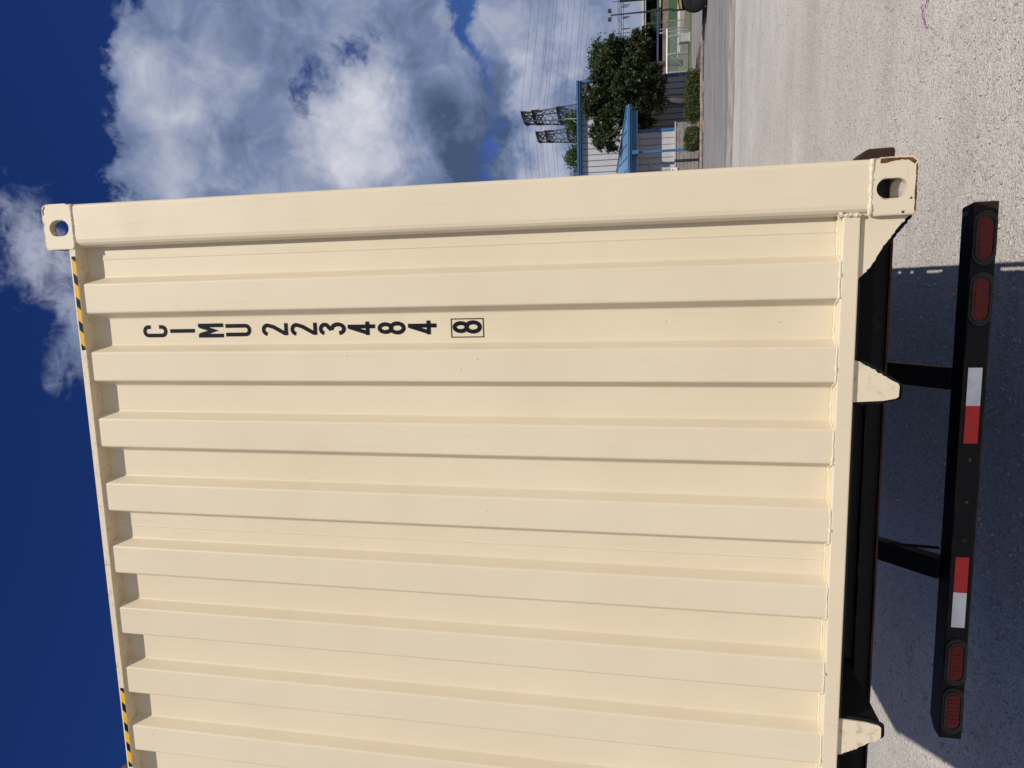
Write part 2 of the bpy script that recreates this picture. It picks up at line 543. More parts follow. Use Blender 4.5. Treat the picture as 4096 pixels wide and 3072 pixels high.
class MB:
    """collects faces in world coordinates; build() makes one mesh object of them"""
    def __init__(self):
        self.v = []
        self.f = []

    def poly(self, pts):
        n = len(self.v)
        self.v += [tuple(p) for p in pts]
        self.f.append(tuple(range(n, n+len(pts))))
        return self

    def box(self, x0, x1, y0, y1, z0, z1):
        x0, x1 = min(x0, x1), max(x0, x1)
        y0, y1 = min(y0, y1), max(y0, y1)
        z0, z1 = min(z0, z1), max(z0, z1)
        n = len(self.v)
        self.v += [(x, y, z) for z in (z0, z1) for y in (y0, y1) for x in (x0, x1)]
        self.f += [tuple(n+i for i in q) for q in ((0, 2, 3, 1), (4, 5, 7, 6), (0, 1, 5, 4), (2, 6, 7, 3), (0, 4, 6, 2), (1, 3, 7, 5))]
        return self

    def prism(self, pts, vec):
        """closed outline pts (3D) pushed along vec"""
        n = len(self.v)
        k = len(pts)
        vec = Vector(vec)
        self.v += [tuple(p) for p in pts] + [tuple(Vector(p)+vec) for p in pts]
        self.f.append(tuple(n+i for i in range(k))[::-1])
        self.f.append(tuple(n+k+i for i in range(k)))
        for i in range(k):
            j = (i+1) % k
            self.f.append((n+i, n+j, n+k+j, n+k+i))
        return self

    def strip(self, prof, vec):
        """open outline pushed along vec (a bent sheet)"""
        n = len(self.v)
        k = len(prof)
        vec = Vector(vec)
        self.v += [tuple(p) for p in prof] + [tuple(Vector(p)+vec) for p in prof]
        for i in range(k-1):
            self.f.append((n+i, n+i+1, n+k+i+1, n+k+i))
        return self

    def tube(self, pts, rad, seg=8, caps=True):
        pts = [Vector(p) for p in pts]
        if not isinstance(rad, (list, tuple)):
            rad = [rad]*len(pts)
        n0 = len(self.v)
        ref = None
        for i, p in enumerate(pts):
            d = (pts[min(i+1, len(pts)-1)] - pts[max(i-1, 0)]).normalized()
            if ref is None:
                ref = Vector((0, 0, 1)) if abs(d.z) < 0.9 else Vector((1, 0, 0))
            a = d.cross(ref).normalized()
            b = d.cross(a).normalized()
            ref = -b if False else ref
            for k in range(seg):
                t = 2*math.pi*k/seg
                self.v.append(tuple(p + (a*math.cos(t) + b*math.sin(t))*rad[i]))
        for i in range(len(pts)-1):
            for k in range(seg):
                k2 = (k+1) % seg
                self.f.append((n0+i*seg+k, n0+i*seg+k2, n0+(i+1)*seg+k2, n0+(i+1)*seg+k))
        if caps:
            self.f.append(tuple(n0+k for k in range(seg))[::-1])
            self.f.append(tuple(n0+(len(pts)-1)*seg+k for k in range(seg)))
        return self

    def beam(self, a, b, w, h=None, upv=(0, 0, 1)):
        """square bar from a to b"""
        h = h or w
        a, b = Vector(a), Vector(b)
        d = (b-a).normalized()
        u = Vector(upv)
        if abs(d.dot(u)) > 0.95:
            u = Vector((0, 1, 0))
        s = d.cross(u).normalized()*w/2
        t = s.cross(d).normalized()*h/2
        n = len(self.v)
        for p in (a, b):
            self.v += [tuple(p+s+t), tuple(p-s+t), tuple(p-s-t), tuple(p+s-t)]
        self.f += [(n, n+1, n+2, n+3)[::-1], (n+4, n+5, n+6, n+7)]
        for i in range(4):
            j = (i+1) % 4
            self.f.append((n+i, n+j, n+4+j, n+4+i))
        return self

    def ringplate(self, outer, inner, nvec, t):
        """plate between two matched closed loops, thickness t along nvec"""
        nv = Vector(nvec)*t
        k = len(outer)
        n = len(self.v)
        for loop, off in ((outer, None), (inner, None), (outer, nv), (inner, nv)):
            for p in loop:
                q = Vector(p) if off is None else Vector(p)+off
                self.v.append(tuple(q))
        for i in range(k):
            j = (i+1) % k
            self.f.append((n+i, n+j, n+k+j, n+k+i))
            self.f.append((n+2*k+i, n+3*k+i, n+3*k+j, n+2*k+j))
            self.f.append((n+i, n+2*k+i, n+2*k+j, n+j))
            self.f.append((n+k+i, n+k+j, n+3*k+j, n+3*k+i))
        return self

    def build(self, name, mat, parent=None, bevel=0.0, smooth=False, seg=2):
        off = wloc(parent) if parent else Vector((0, 0, 0))
        me = bpy.data.meshes.new(name)
        vv = [(a-off.x, b-off.y, c-off.z) for a, b, c in self.v]
        me.from_pydata(vv, [], self.f)
        bm = bmesh.new()
        bm.from_mesh(me)
        bmesh.ops.recalc_face_normals(bm, faces=bm.faces[:])
        if bevel:
            bmesh.ops.remove_doubles(bm, verts=bm.verts[:], dist=1e-6)
            es = [e for e in bm.edges if len(e.link_faces) == 2 and e.calc_face_angle(0) > 0.5]
            bmesh.ops.bevel(bm, geom=es, offset=bevel, segments=seg, profile=0.5, affect='EDGES', clamp_overlap=True)
        bm.to_mesh(me)
        bm.free()
        if smooth:
            me.polygons.foreach_set('use_smooth', [True]*len(me.polygons))
        me.materials.append(MATS[mat])
        o = bpy.data.objects.new(name, me)
        COL.objects.link(o)
        if parent:
            o.parent = parent
        return o


def copy_at(o, delta, parent=None):
    c = o.copy()
    COL.objects.link(c)
    c.parent = parent or o.parent
    c.location = o.location + Vector(delta)
    return c


def sheet(name, x0, x1, y0, y1, z, mat):
    o = MB().poly([(x0, y0, z), (x1, y0, z), (x1, y1, z), (x0, y1, z)]).build(name, mat)
    return tag(o, kind='structure')


# ================================================================== GROUND
sheet('ground', -2500, 2500, -2500, 4000, 0.0, 'gravel')
sheet('driveway', -40, 60, 17.0, 41.5, 0.004, 'asphalt')
ed = [(-40+k*1.0, 15.7+random.uniform(-0.25, 0.25)) for k in range(101)]
ed2 = [(60-k*1.0, 17.15+random.uniform(-0.22, 0.22)) for k in range(101)]
tag(MB().poly([(a, b, 0.0075) for a, b in ed+ed2]).build('dirt_strip', 'brown_dirt'), kind='structure')
sheet('planting_bed', -6, 9.2, 26.35, 31.0, 0.008, 'mulch')
sheet('paving', 16.0, 70, 41.5, 52.5, 0.008, 'pale_paving')
kerb = MB().box(16.0, 70.0, 52.5, 54.2, -0.02, 0.13).build('kerb', 'kerb_concrete')
tag(kerb, kind='structure')
sheet('lawn_ground', -200, 300, 54.2, 400, 0.012, 'lawn')

# ================================================================== SHIPPING CONTAINER
W, H, LEN = 2.438, 2.896, 12.192
con = empty('shipping_container', (0, 0, ZB), 'large cream high cube shipping container with corrugated end wall on black trailer', 'container')
z = lambda v: ZB + v


def rrect(cx, cy, w, h, rads, n=48):
    """closed loop of a rounded rectangle sampled at fixed angles about its centre"""
    pts = []
    for i in range(n):
        t = 2*math.pi*(i+0.5)/n
        dx, dy = math.cos(t), math.sin(t)
        s = min(w/2/abs(dx) if abs(dx) > 1e-9 else 1e9, h/2/abs(dy) if abs(dy) > 1e-9 else 1e9)
        x, y = dx*s, dy*s
        r = rads[(0 if dy > 0 else 3) if dx > 0 else (1 if dy > 0 else 2)]
        ax, ay = w/2-r, h/2-r
        if abs(x) > ax and abs(y) > ay and r > 0:
            # meet the corner arc along the ray
            ccx, ccy = math.copysign(ax, dx), math.copysign(ay, dy)
            b = dx*ccx + dy*ccy
            c = ccx*ccx + ccy*ccy - r*r
            s = b + math.sqrt(max(0, b*b-c))
            x, y = dx*s, dy*s
        pts.append((cx+x, cy+y))
    return pts


def corner_casting(sx, sy, sz):
    """sx: +1 right, -1 left; sy: -1 near end, +1 far end; sz: -1 bottom, +1 top"""
    X0 = 0.0 if sx > 0 else -W
    Y0 = 0.0 if sy < 0 else LEN
    Z0 = 0.0 if sz < 0 else H
    ix, iy, iz = -sx, -sy, -sz
    w, d, h, t = 0.162, 0.178, 0.118, 0.026
    def P(a, b, c): return (X0+ix*a, Y0+iy*b, z(Z0+iz*c))
    m = MB()
    # end face with its tall oval hole; corner radii: outer/lower corners rounder
    o = rrect(w/2, h/2, w, h, (0.004, 0.020, 0.020, 0.006))
    i = rrect(0.086, 0.066, 0.056, 0.080, (0.0279,)*4)
    # same angular samples need one centre: shift the hole samples to matched angles
    m.ringplate([P(a, 0, c) for a, c in o], [P(a, 0, c) for a, c in i], (0, iy, 0), t)
    o = rrect(d/2, h/2, d-0.006, h-0.006, (0.004,)*4)
    i = rrect(0.089, 0.064, 0.079, 0.051, (0.025,)*4)
    m.ringplate([P(0.002, a, c) for a, c in o], [P(0.002, a, c) for a, c in i], (ix, 0, 0), t-0.002)
    o = rrect(w/2, d/2, w-0.006, d-0.006, (0.004,)*4)
    i = rrect(0.084, 0.089, 0.064, 0.124, (0.030,)*4)
    m.ringplate([P(a, b, 0.002) for a, b in o], [P(a, b, 0.002) for a, b in i], (0, 0, iz), t-0.002)
    core = MB()
    def B(a0, a1, b0, b1, c0, c1):
        p, q = P(a0, b0, c0), P(a1, b1, c1)
        core.box(p[0], q[0], p[1], q[1], p[2], q[2])
    B(w-0.014, w-0.001, t, d-0.003, 0.004, h-0.001)
    B(0.004, w-0.001, d-0.016, d-0.002, 0.004, h-0.001)
    B(0.004, w-0.002, t, d-0.004, h-0.014, h-0.002)
    o = m.build('corner_casting', 'cream_rust', con)
    core.build('casting_core', 'grime', o)
    return o


for sx in (1, -1):
    for sy in (-1, 1):
        for sz in (-1, 1):
            corner_casting(sx, sy, sz)



# bare rusted steel where the paint is knocked off the casting edges
def rust_patch(pts, y=-0.0004):
    MB().prism([(a, y, z(c)) for a, c in jag([(p[0], p[1], 1) for p in pts], 0.0011, 0.005)], (0, 0.0003, 0)).build('rust_patch', 'bare_rust', con)


def jag(pts, amp, step=0.007):
    out = []
    for i in range(len(pts)):
        a, b = Vector((*pts[i][:2], 0)), Vector((*pts[(i+1) % len(pts)][:2], 0))
        rough = pts[i][2]
        n = max(1, int((b-a).length/step)) if rough else 1
        for k in range(n):
            q = a.lerp(b, k/n)
            if rough and k:
                q += Vector((random.uniform(-1, 1), random.uniform(-1, 1), 0))*amp
            out.append((q.x, q.y))
    return out


rust_patch([(-0.0035, 0.098), (-0.0175, 0.099), (-0.0165, 0.082), (-0.0115, 0.062), (-0.0095, 0.040), (-0.0120, 0.024), (-0.0230, 0.0100), (-0.0150, 0.0045), (-0.0045, 0.016), (-0.0025, 0.050)])
rust_patch([(-0.020, 0.0012), (-0.024, 0.0062), (-0.060, 0.0050), (-0.100, 0.0065), (-0.152, 0.0050), (-0.152, 0.0012), (-0.10, 0.0010)])
rust_patch([(-0.112, 0.012), (-0.112, 0.017), (-0.118, 0.018), (-0.119, 0.012)])
rust_patch([(-0.150, 0.030), (-0.150, 0.038), (-0.156, 0.038), (-0.157, 0.031)])
rust_patch([(-0.018, 2.8925), (-0.040, 2.8915), (-0.036, 2.8885), (-0.019, 2.886), (-0.008, 2.880), (-0.0075, 2.8835)])
rust_patch([(-0.060, 2.8945), (-0.066, 2.8915), (-0.082, 2.8935), (-0.088, 2.8950)])

# corner posts of the near end: a bent open section with rounded edges
def post(sx):
    X0 = 0.0 if sx > 0 else -W
    s = -sx
    pr = []
    for (a, b) in ((0.002, 0.150), (0.002, 0.016), (0.0045, 0.0085), (0.009, 0.0045), (0.016, 0.003), (0.128, 0.003), (0.140, 0.0055), (0.148, 0.012),
                   (0.153, 0.022), (0.155, 0.034), (0.155, 0.110), (0.10, 0.150)):
        pr.append((X0+s*a, b, z(0.118)))
    return MB().prism(pr, (0, 0, H-0.236)).build('corner_post', 'cream', con)


for sx in (1, -1):
    post(sx)
for X0 in (-0.15, -W):
    MB().box(X0, X0+0.15, LEN-0.12, LEN-0.004, z(0.118), z(H-0.118)).build('corner_post', 'cream', con, bevel=0.006)

# welds between posts and castings
def bead(path, r, n=60, jit=0.35, name='weld_bead'):
    pts, rad = [], []
    for k in range(n+1):
        t = k/n*(len(path)-1)
        i = min(int(t), len(path)-2)
        p = Vector(path[i]).lerp(Vector(path[i+1]), t-i)
        pts.append(p + Vector((random.uniform(-1, 1), 0, random.uniform(-1, 1)))*r*jit*0.5)
        rad.append(r*(1+random.uniform(-jit, jit)))
    return MB().tube(pts, rad, 6).build(name, 'weld', con, smooth=True)


bead([(-0.003, 0.003, z(0.120)), (-0.158, 0.003, z(0.120))], 0.0065, 24)
bead([(-0.003, 0.003, z(H-0.120)), (-0.158, 0.003, z(H-0.120))], 0.0055, 24, 0.2)
bead([(-W+0.003, 0.003, z(H-0.120)), (-W+0.158, 0.003, z(H-0.120))], 0.0055, 24, 0.2)
bead([(-W+0.003, 0.003, z(0.120)), (-W+0.158, 0.003, z(0.120))], 0.0065, 24)

# corrugated end wall: pitch 250 mm, rounded bends
YO, YI = 0.013, 0.057
key = [(-0.1545, YI)]
for i in range(8):
    a = -0.2874-0.25*i
    key += [(a+0.021, YI), (a, YO), (a-0.106, YO), (a-0.127, YI)]
key += [(-W+0.1545, YI)]


def rounded(key, r, n=4):
    out = [key[0]]
    for i in range(1, len(key)-1):
        p0, p, p1 = (Vector((*k, 0)) for k in (key[i-1], key[i], key[i+1]))
        d0, d1 = (p0-p).normalized(), (p1-p).normalized()
        ang = d0.angle(d1)
        cut = r/math.tan(ang/2)
        A, B = p+d0*cut, p+d1*cut
        for k in range(n+1):
            t = k/n
            q = A*(1-t)**2 + p*2*t*(1-t) + B*t*t
            out.append((q.x, q.y))
    out.append(key[-1])
    return out


prof = rounded(key, 0.009)
seam = -1.2165
left = [q for q in prof if q[0] < seam]
right = [q for q in prof if q[0] >= seam]
right.append((seam+0.0008, YI))
left.insert(0, (seam-0.0008, YI+0.0006))
for pr in (right, left):
    m = MB()
    pts = [(a, b, z(0.165)) for a, b in pr] + [(a, b+0.0022, z(0.165)) for a, b in reversed(pr)]
    m.prism(pts, (0, 0, 2.785-0.165))
    m.build('corrugated_panel', 'cream', con)
for (sx0, hw_, pr_, zlo, zhi) in ((seam, 0.0040, 0.0010, 0.19, 2.77), (-0.197, 0.0060, 0.0016, 0.20, 2.755)):
    MB().prism([(sx0-hw_, YI+0.001, z(zlo)), (sx0-hw_*0.35, YI-pr_, z(zlo)), (sx0+hw_*0.35, YI-pr_, z(zlo)), (sx0+hw_, YI+0.001, z(zlo))], (0, 0, zhi-zlo)).build('weld_seam', 'cream', con)

# bottom sill of the near end
MB().box(-0.150, -W+0.150, 0.006, 0.075, z(0.141), z(0.190)).build('bottom_rail', 'cream', con, bevel=0.005, seg=3)
# weld running along the foot of every corrugation
pth = []
for (a, b) in prof:
    pth.append((a, b-0.0035, z(0.1915)))
pts, rad = [], []
P3 = [Vector(q) for q in pth]
for i in range(len(P3)-1):
    L = (P3[i+1]-P3[i]).length
    n = max(1, int(L/0.008))
    for k in range(n):
        q = P3[i].lerp(P3[i+1], k/n)
        big = 1.0 + (0.9 if random.random() < 0.05 else 0.0)
        pts.append(q + Vector((0, -0.001, random.uniform(-0.0012, 0.0012))))
        rad.append(random.uniform(0.0030, 0.0044)*big)
MB().tube(pts, rad, 6).build('weld_bead', 'cream', con, smooth=True)
bead([(-0.156, 0.006, z(0.140)), (-0.156, 0.006, z(0.198))], 0.006, 14)
bead([(-0.148, 0.004, z(0.196)), (-0.162, 0.02, z(0.196))], 0.007, 6)


# gusset plates under the sill and the two ends of the gooseneck tunnel: rough flame-cut sheet
def jag(pts, amp, step=0.007):
    out = []
    for i in range(len(pts)):
        a, b = Vector((*pts[i][:2], 0)), Vector((*pts[(i+1) % len(pts)][:2], 0))
        rough = pts[i][2]
        n = max(1, int((b-a).length/step)) if rough else 1
        for k in range(n):
            q = a.lerp(b, k/n)
            if rough and k:
                q += Vector((random.uniform(-1, 1), random.uniform(-1, 1), 0))*amp
            out.append((q.x, q.y))
    return out


def plate(outline, y0, t, name, mat):
    return MB().prism([(a, y0, z(b)) for a, b in outline], (0, t, 0)).build(name, mat, con)


gus = [(-0.150, 0.137, 0), (-0.150, 0.012, 0), (-0.166, 0.014, 1), (-0.196, 0.040, 1), (-0.240, 0.070, 1), (-0.300, 0.105, 1), (-0.338, 0.1385, 0)]
tabA = [(-0.577, 0.1385, 1), (-0.600, 0.094, 1), (-0.630, 0.046, 1), (-0.647, 0.016, 0), (-0.655, 0.012, 0), (-0.686, 0.013, 0), (-0.692, 0.020, 0), (-0.699, 0.055, 0), (-0.704, 0.1385, 0)]
MIR = -W
for mir in (False, True):
    f = (lambda q: (MIR-q[0], q[1], q[2])) if mir else (lambda q: q)
    for out, cen in ((gus, (-0.17, 0.13)), (tabA, (-0.64, 0.12))):
        o2 = [f(q) for q in out]
        j = jag(o2, 0.0022)
        plate(j, 0.020, 0.006, 'gusset_plate' if out is gus else 'tunnel_end_plate', 'cream_dirty' if out is not gus else 'cream')
        # tar-coated backing sheet that stands out a little past the cut edge
        c = Vector(cen)
        grown = []
        for q in out:
            d = (Vector(q[:2])-c)
            grown.append((q[0]+d.normalized().x*0.011, min(0.150, q[1]+d.normalized().y*0.013), q[2]))
        plate(jag([f(q) for q in grown], 0.0020), 0.0285, 0.006, 'undercoated_plate', 'black_tar')
for X0 in (-0.350, -W+0.577+0.0):
    pass
# black undercoated web right behind the sill and the lip along it
for a, b in ((-0.345, -0.572), (-0.712, -W+0.712), (-W+0.572, -W+0.345)):
    MB().box(a, b, 0.0095, 0.040, z(0.1355), z(0.1405)).build('sill_lip', 'black_tar', con)
MB().box(-0.16, -W+0.16, 0.077, 0.083, z(0.02+0.10), z(0.165)).build('sill_web', 'black_tar', con)
for X0 in (-0.700, -W+0.694):
    MB().box(X0, X0+0.006, 0.036, 3.3, z(0.014), z(0.150)).build('tunnel_side', 'black_tar', con)
MB().box(-0.706, -W+0.706, 0.086, 3.3, z(0.152), z(0.158)).build('tunnel_roof', 'black_tar', con)
MB().box(-0.03, -W+0.03, 0.09, LEN-0.05, z(0.160), z(0.190)).build('floor', 'black_tar', con)
cmA = MB().box(-0.05, -0.690, 0.40, 0.445, z(0.035), z(0.150)).build('cross_member', 'black_tar', con)
for k in range(1, 9):
    copy_at(cmA, (0, 0.33*k, 0))
for k in range(9):
    copy_at(cmA, (-W+0.74, 0.33*k, 0))
cmB = MB().box(-0.05, -W+0.05, 3.40, 3.445, z(0.035), z(0.150)).build('cross_member', 'black_tar', con)
for k in range(1, 26):
    copy_at(cmB, (0, 0.33*k, 0))

MB().box(-0.055, -0.690, 0.300, 0.306, z(0.014), z(0.150)).build('gap_dark_plate', 'black_tar', con)  # added black plates that keep the gap under the sill dark
MB().box(-W+0.055, -W+0.690, 0.300, 0.306, z(0.014), z(0.150)).build('gap_dark_plate', 'black_tar', con)
# top rail of the near end with the rake of the roof header behind it
pr = [(-0.150, 0.003, 2.777), (-0.150, 0.003, 2.8005), (-0.150, 0.008, 2.8035), (-0.150, 0.120, 2.880), (-0.150, 0.120, 2.776)]
MB().prism([(a, b, z(c)) for a, b, c in pr], (-W+0.300, 0, 0)).build('top_rail', 'cream_dirty', con)


# hazard marking on the top rail: slanted blocks, each its own sticker
def hazard(xs, xe):
    zlo, zhi = 2.7785, 2.7945
    sl = 0.014
    x = xs
    yel = False
    first = True
    while x > xe+0.001:
        wseg = 0.008 if first else (0.050 if yel else 0.036)
        nx = max(xe, x-wseg)
        a0 = x if first else x
        top0, bot0 = (x, x) if first else (x+sl*0.0, x-sl)
        top1, bot1 = (nx, nx) if nx <= xe+1e-6 else (nx, nx-sl)
        MB().prism([(top0, 0.0022, z(zhi)), (bot0, 0.0022, z(zlo)), (bot1, 0.0022, z(zlo)), (top1, 0.0022, z(zhi))], (0, 0.0005, 0)).build('hazard_stripe', 'hazard_yellow' if yel else 'hazard_black', con)
        x = nx
        yel = not yel
        first = False


hazard(-0.187, -0.528)
hazard(-1.872, -2.214)

# side walls, side rails, roof, far doors
def side_wall(X0, s):
    pr = []
    y = 0.15
    while y < LEN-0.15:
        for (dy, dx) in ((0.0, 0.012), (0.070, 0.012), (0.138, 0.048), (0.208, 0.048)):
            if y+dy < LEN-0.12:
                pr.append((X0+s*dx, y+dy, z(0.15)))
        y += 0.278
    return MB().strip(pr, (0, 0, H-0.28)).build('side_panel', 'cream', con)


side_wall(0.0, -1)
side_wall(-W, 1)
for X0 in (-0.052, -W+0.004):
    MB().box(X0, X0+0.048, 0.178, LEN-0.178, z(0.012), z(0.160)).build('bottom_side_rail', 'cream', con)
    MB().box(X0-0.008, X0+0.052, 0.178, LEN-0.178, z(H-0.075), z(H-0.012)).build('top_side_rail', 'cream', con)
MB().box(-0.05, -W+0.05, 0.122, LEN-0.1, z(H-0.030), z(H-0.014)).build('roof', 'cream', con)
for X0 in (-0.155, -W+0.155+1.06):
    MB().box(X0, X0-1.06, LEN-0.05, LEN-0.008, z(0.15), z(H-0.12)).build('door', 'cream', con, bevel=0.004)

# ------------------------------------------------------------------ stencilled owner code on the end wall
TH = 0.0137


def arc(cx, cy, rx, ry, a0, a1, n=14):
    return [(cx+rx*math.cos(R(a0+(a1-a0)*k/n)), cy+ry*math.sin(R(a0+(a1-a0)*k/n))) for k in range(n+1)]


# strokes in metres, glyph box 0.030 wide (centre lines) by 0.0872 high
gw, gh = 0.031, 0.0872
r = gw/2
GL = {
    'C': [[(gw, 0.026)] + arc(r, r, r, r, 0, -180) + arc(r, gh-r, r, r, 180, 0) + [(gw, gh-0.026)]],
    'I': [[(r, -TH/2), (r, gh+TH/2)]],
    'M': [[(-0.003, -TH/2), (-0.003, gh+TH/2)], [(gw+0.003, -TH/2), (gw+0.003, gh+TH/2)], [(0.000, gh), (r, 0.034), (gw, gh)]],
    'U': [[(0, gh+TH/2), (0, r)] + arc(r, r, r, r, 180, 360) + [(gw, gh+TH/2)]],
    '2': [arc(r, gh-r, r, r, 175, -18) + [(gw*0.80, gh*0.55), (0.001, 0.004)], [(-TH*0.35, 0), (gw+TH/2, 0)]],
    '3': [arc(r, gh-0.0155, r*0.97, 0.0155, 170, -70) + [(gw*0.40, gh*0.545)], [(gw*0.40, gh*0.545)] + arc(r, 0.0225, r, 0.0225, 80, -170)],
    '4': [[(gw*0.72, -TH/2), (gw*0.72, gh+TH/2)], [(gw*0.66, gh), (0.0, 0.021)], [(-TH*0.55, 0.021), (gw+TH*0.6, 0.021)]],
    '8': [arc(r, gh*0.755, r*0.86, gh*0.245, 0, 360, 24), arc(r, gh*0.265, r, gh*0.265, 0, 360, 24)],
}


def ribbon(m, pts, x0, z0, y, th):
    closed = (Vector(pts[0])-Vector(pts[-1])).length < 1e-6
    P = [Vector((a, b)) for a, b in pts]
    q = [P[0]]
    for p in P[1:]:
        if (p-q[-1]).length > 1e-6:
            q.append(p)
    P = q
    if closed:
        P = P[:-1] if (P[0]-P[-1]).length < 1e-6 else P
    n = len(P)
    Ls, Rs = [], []
    for i in range(n):
        a = P[i-1] if (i > 0 or closed) else None
        b = P[(i+1) % n] if (i < n-1 or closed) else None
        d0 = (P[i]-a).normalized() if a is not None else None
        d1 = (b-P[i]).normalized() if b is not None else None
        d0 = d0 or d1
        d1 = d1 or d0
        n0, n1 = Vector((-d0.y, d0.x)), Vector((-d1.y, d1.x))
        mv = n0+n1
        mv = mv/max(0.35, mv.length_squared)*2
        Ls.append(P[i]+mv*th/2)
        Rs.append(P[i]-mv*th/2)
    rng = range(n) if closed else range(n-1)
    for i in rng:
        j = (i+1) % n
        m.poly([(x0+Ls[i].x, y, z0+Ls[i].y), (x0+Ls[j].x, y, z0+Ls[j].y), (x0+Rs[j].x, y, z0+Rs[j].y), (x0+Rs[i].x, y, z0+Rs[i].y)])


text_rows = [('C', 2.471), ('I', 2.358), ('M', 2.242), ('U', 2.132), ('2', 1.989), ('2', 1.878), ('3', 1.770), ('4', 1.662), ('8', 1.552), ('4', 1.442), ('8', 1.285)]
for ch, zz in text_rows:
    m = MB()
    for k, s in enumerate(GL[ch]):
        ribbon(m, s, -0.465-gw/2, z(zz)+TH/2, YI-0.0012-0.00015*k, TH)
    m.build('letter' if ch.isalpha() else 'digit', 'stencil_black', con)
bx0, bx1, bz0, bz1, bt = -0.436, -0.500, 1.278, 1.3915, 0.0032
m = MB()
for (a0, a1, c0, c1) in ((bx0, bx1, bz0, bz0+bt), (bx0, bx1, bz1-bt, bz1), (bx0, bx0-bt, bz0+bt, bz1-bt), (bx1+bt, bx1, bz0+bt, bz1-bt)):
    m.poly([(a0, YI-0.0012, z(c0)), (a1, YI-0.0012, z(c0)), (a1, YI-0.0012, z(c1)), (a0, YI-0.0012, z(c1))])
m.build('check_digit_frame', 'stencil_black', con)

# ================================================================== TRAILER
tr = empty('trailer', (-1.155, 4.0, 0), 'black flatbed trailer frame under the container with rear bumper bar', 'trailer')
TC = -1.155
# rear beam of the bed: low channel with a flange lip
MB().box(0.045, 2*TC-0.045, 0.400, 0.490, z(-0.061), z(-0.004)).build('rear_beam', 'black_paint', tr, bevel=0.003)
MB().box(0.043, 2*TC-0.043, 0.388, 0.3995, z(-0.0635), z(-0.057)).build('beam_flange', 'rusty_brown', tr)
for s in (1, -1):
    def fx(v): return v if s > 0 else 2*TC - v
    out = [(0.046, -0.058), (0.082, -0.060), (0.091, -0.054), (0.089, 0.022), (0.085, 0.031), (0.061, 0.060), (0.046, 0.066)]
    MB().prism([(fx(a), 0.400, z(b)) for a, b in out], (0, 0.10, 0)).build('corner_guide', 'rusty_brown', tr, bevel=0.003)
    MB().box(fx(0.045), fx(-0.02), 0.495, 8.6, z(-0.060), z(-0.008)).build('side_rail', 'black_paint', tr)
    MB().box(fx(0.088), fx(0.079), 0.502, 8.6, z(-0.060), z(-0.004)).build('rub_rail', 'black_paint', tr)
    MB().prism([(fx(-0.640), 0.495, z(-0.010)), (fx(-0.640), 0.495, z(-0.060)), (fx(-0.640), 1.30, z(-0.290)), (fx(-0.640), 2.2, z(-0.340)), (fx(-0.640), 8.6, z(-0.340)), (fx(-0.640), 8.6, z(-0.010))], (-0.08*s, 0, 0)).build('main_rail', 'black_paint', tr)
cm = MB().box(-0.021, 2*TC+0.021, 1.05, 1.10, z(-0.058), z(-0.015)).build('cross_member', 'black_paint', tr)
for k in range(1, 18):
    copy_at(cm, (0, 0.42*k, 0))
MB().box(-0.7065, -1.7375, 0.420, 0.440, z(-0.003), z(0.140)).build('tunnel_dark_plate', 'black_paint', tr)  # added black plate, hides sunlit ground so the tunnel gap stays dark
yy = 0.75
pk = 0
while yy < 8.3:
    ln = random.choice((0.10, 0.16, 0.30, 0.22))
    for s in (1, -1):
        a, b = (0.0455, 0.0785) if s > 0 else (2*TC-0.0455, 2*TC-0.0785)
        MB().box(a, b, yy, yy+ln, z(-0.056), z(-0.010)).build('stake_pocket', 'black_paint', tr)
    yy += ln + random.choice((0.10, 0.22, 0.16, 0.30))

# bumper bar: square tube with cut-back ends
bz0, bz1 = z(-0.577), z(-0.489)
out = [(-0.056, 0.862), (-0.070, 0.972), (-2.268, 0.972), (-2.312, 0.925), (-2.312, 0.862)]
bump_o = MB().prism([(a, b, bz0) for a, b in out], (0, 0, bz1-bz0)).build('bumper', 'black_paint', tr, bevel=0.005)
for xa in (-0.717, -1.545):
    MB().beam((xa-0.041, 1.30, z(-0.190)), (xa-0.045, 0.985, z(-0.500)), 0.092, 0.055, (0, 1, 0)).build('bumper_bracket', 'black_paint', tr)
MB().beam((-1.535, 1.10, z(-0.33)), (-1.500, 0.978, z(-0.486)), 0.012).build('wiring_conduit', 'rubber', tr)


def capsule(cx, cz, hw, hh, n=10):
    L = hw-hh
    return [(cx+L+hh*math.cos(R(a)), cz+hh*math.sin(R(a))) for a in np.linspace(-90, 90, n)] + [(cx-L+hh*math.cos(R(a)), cz+hh*math.sin(R(a))) for a in np.linspace(90, 270, n)]


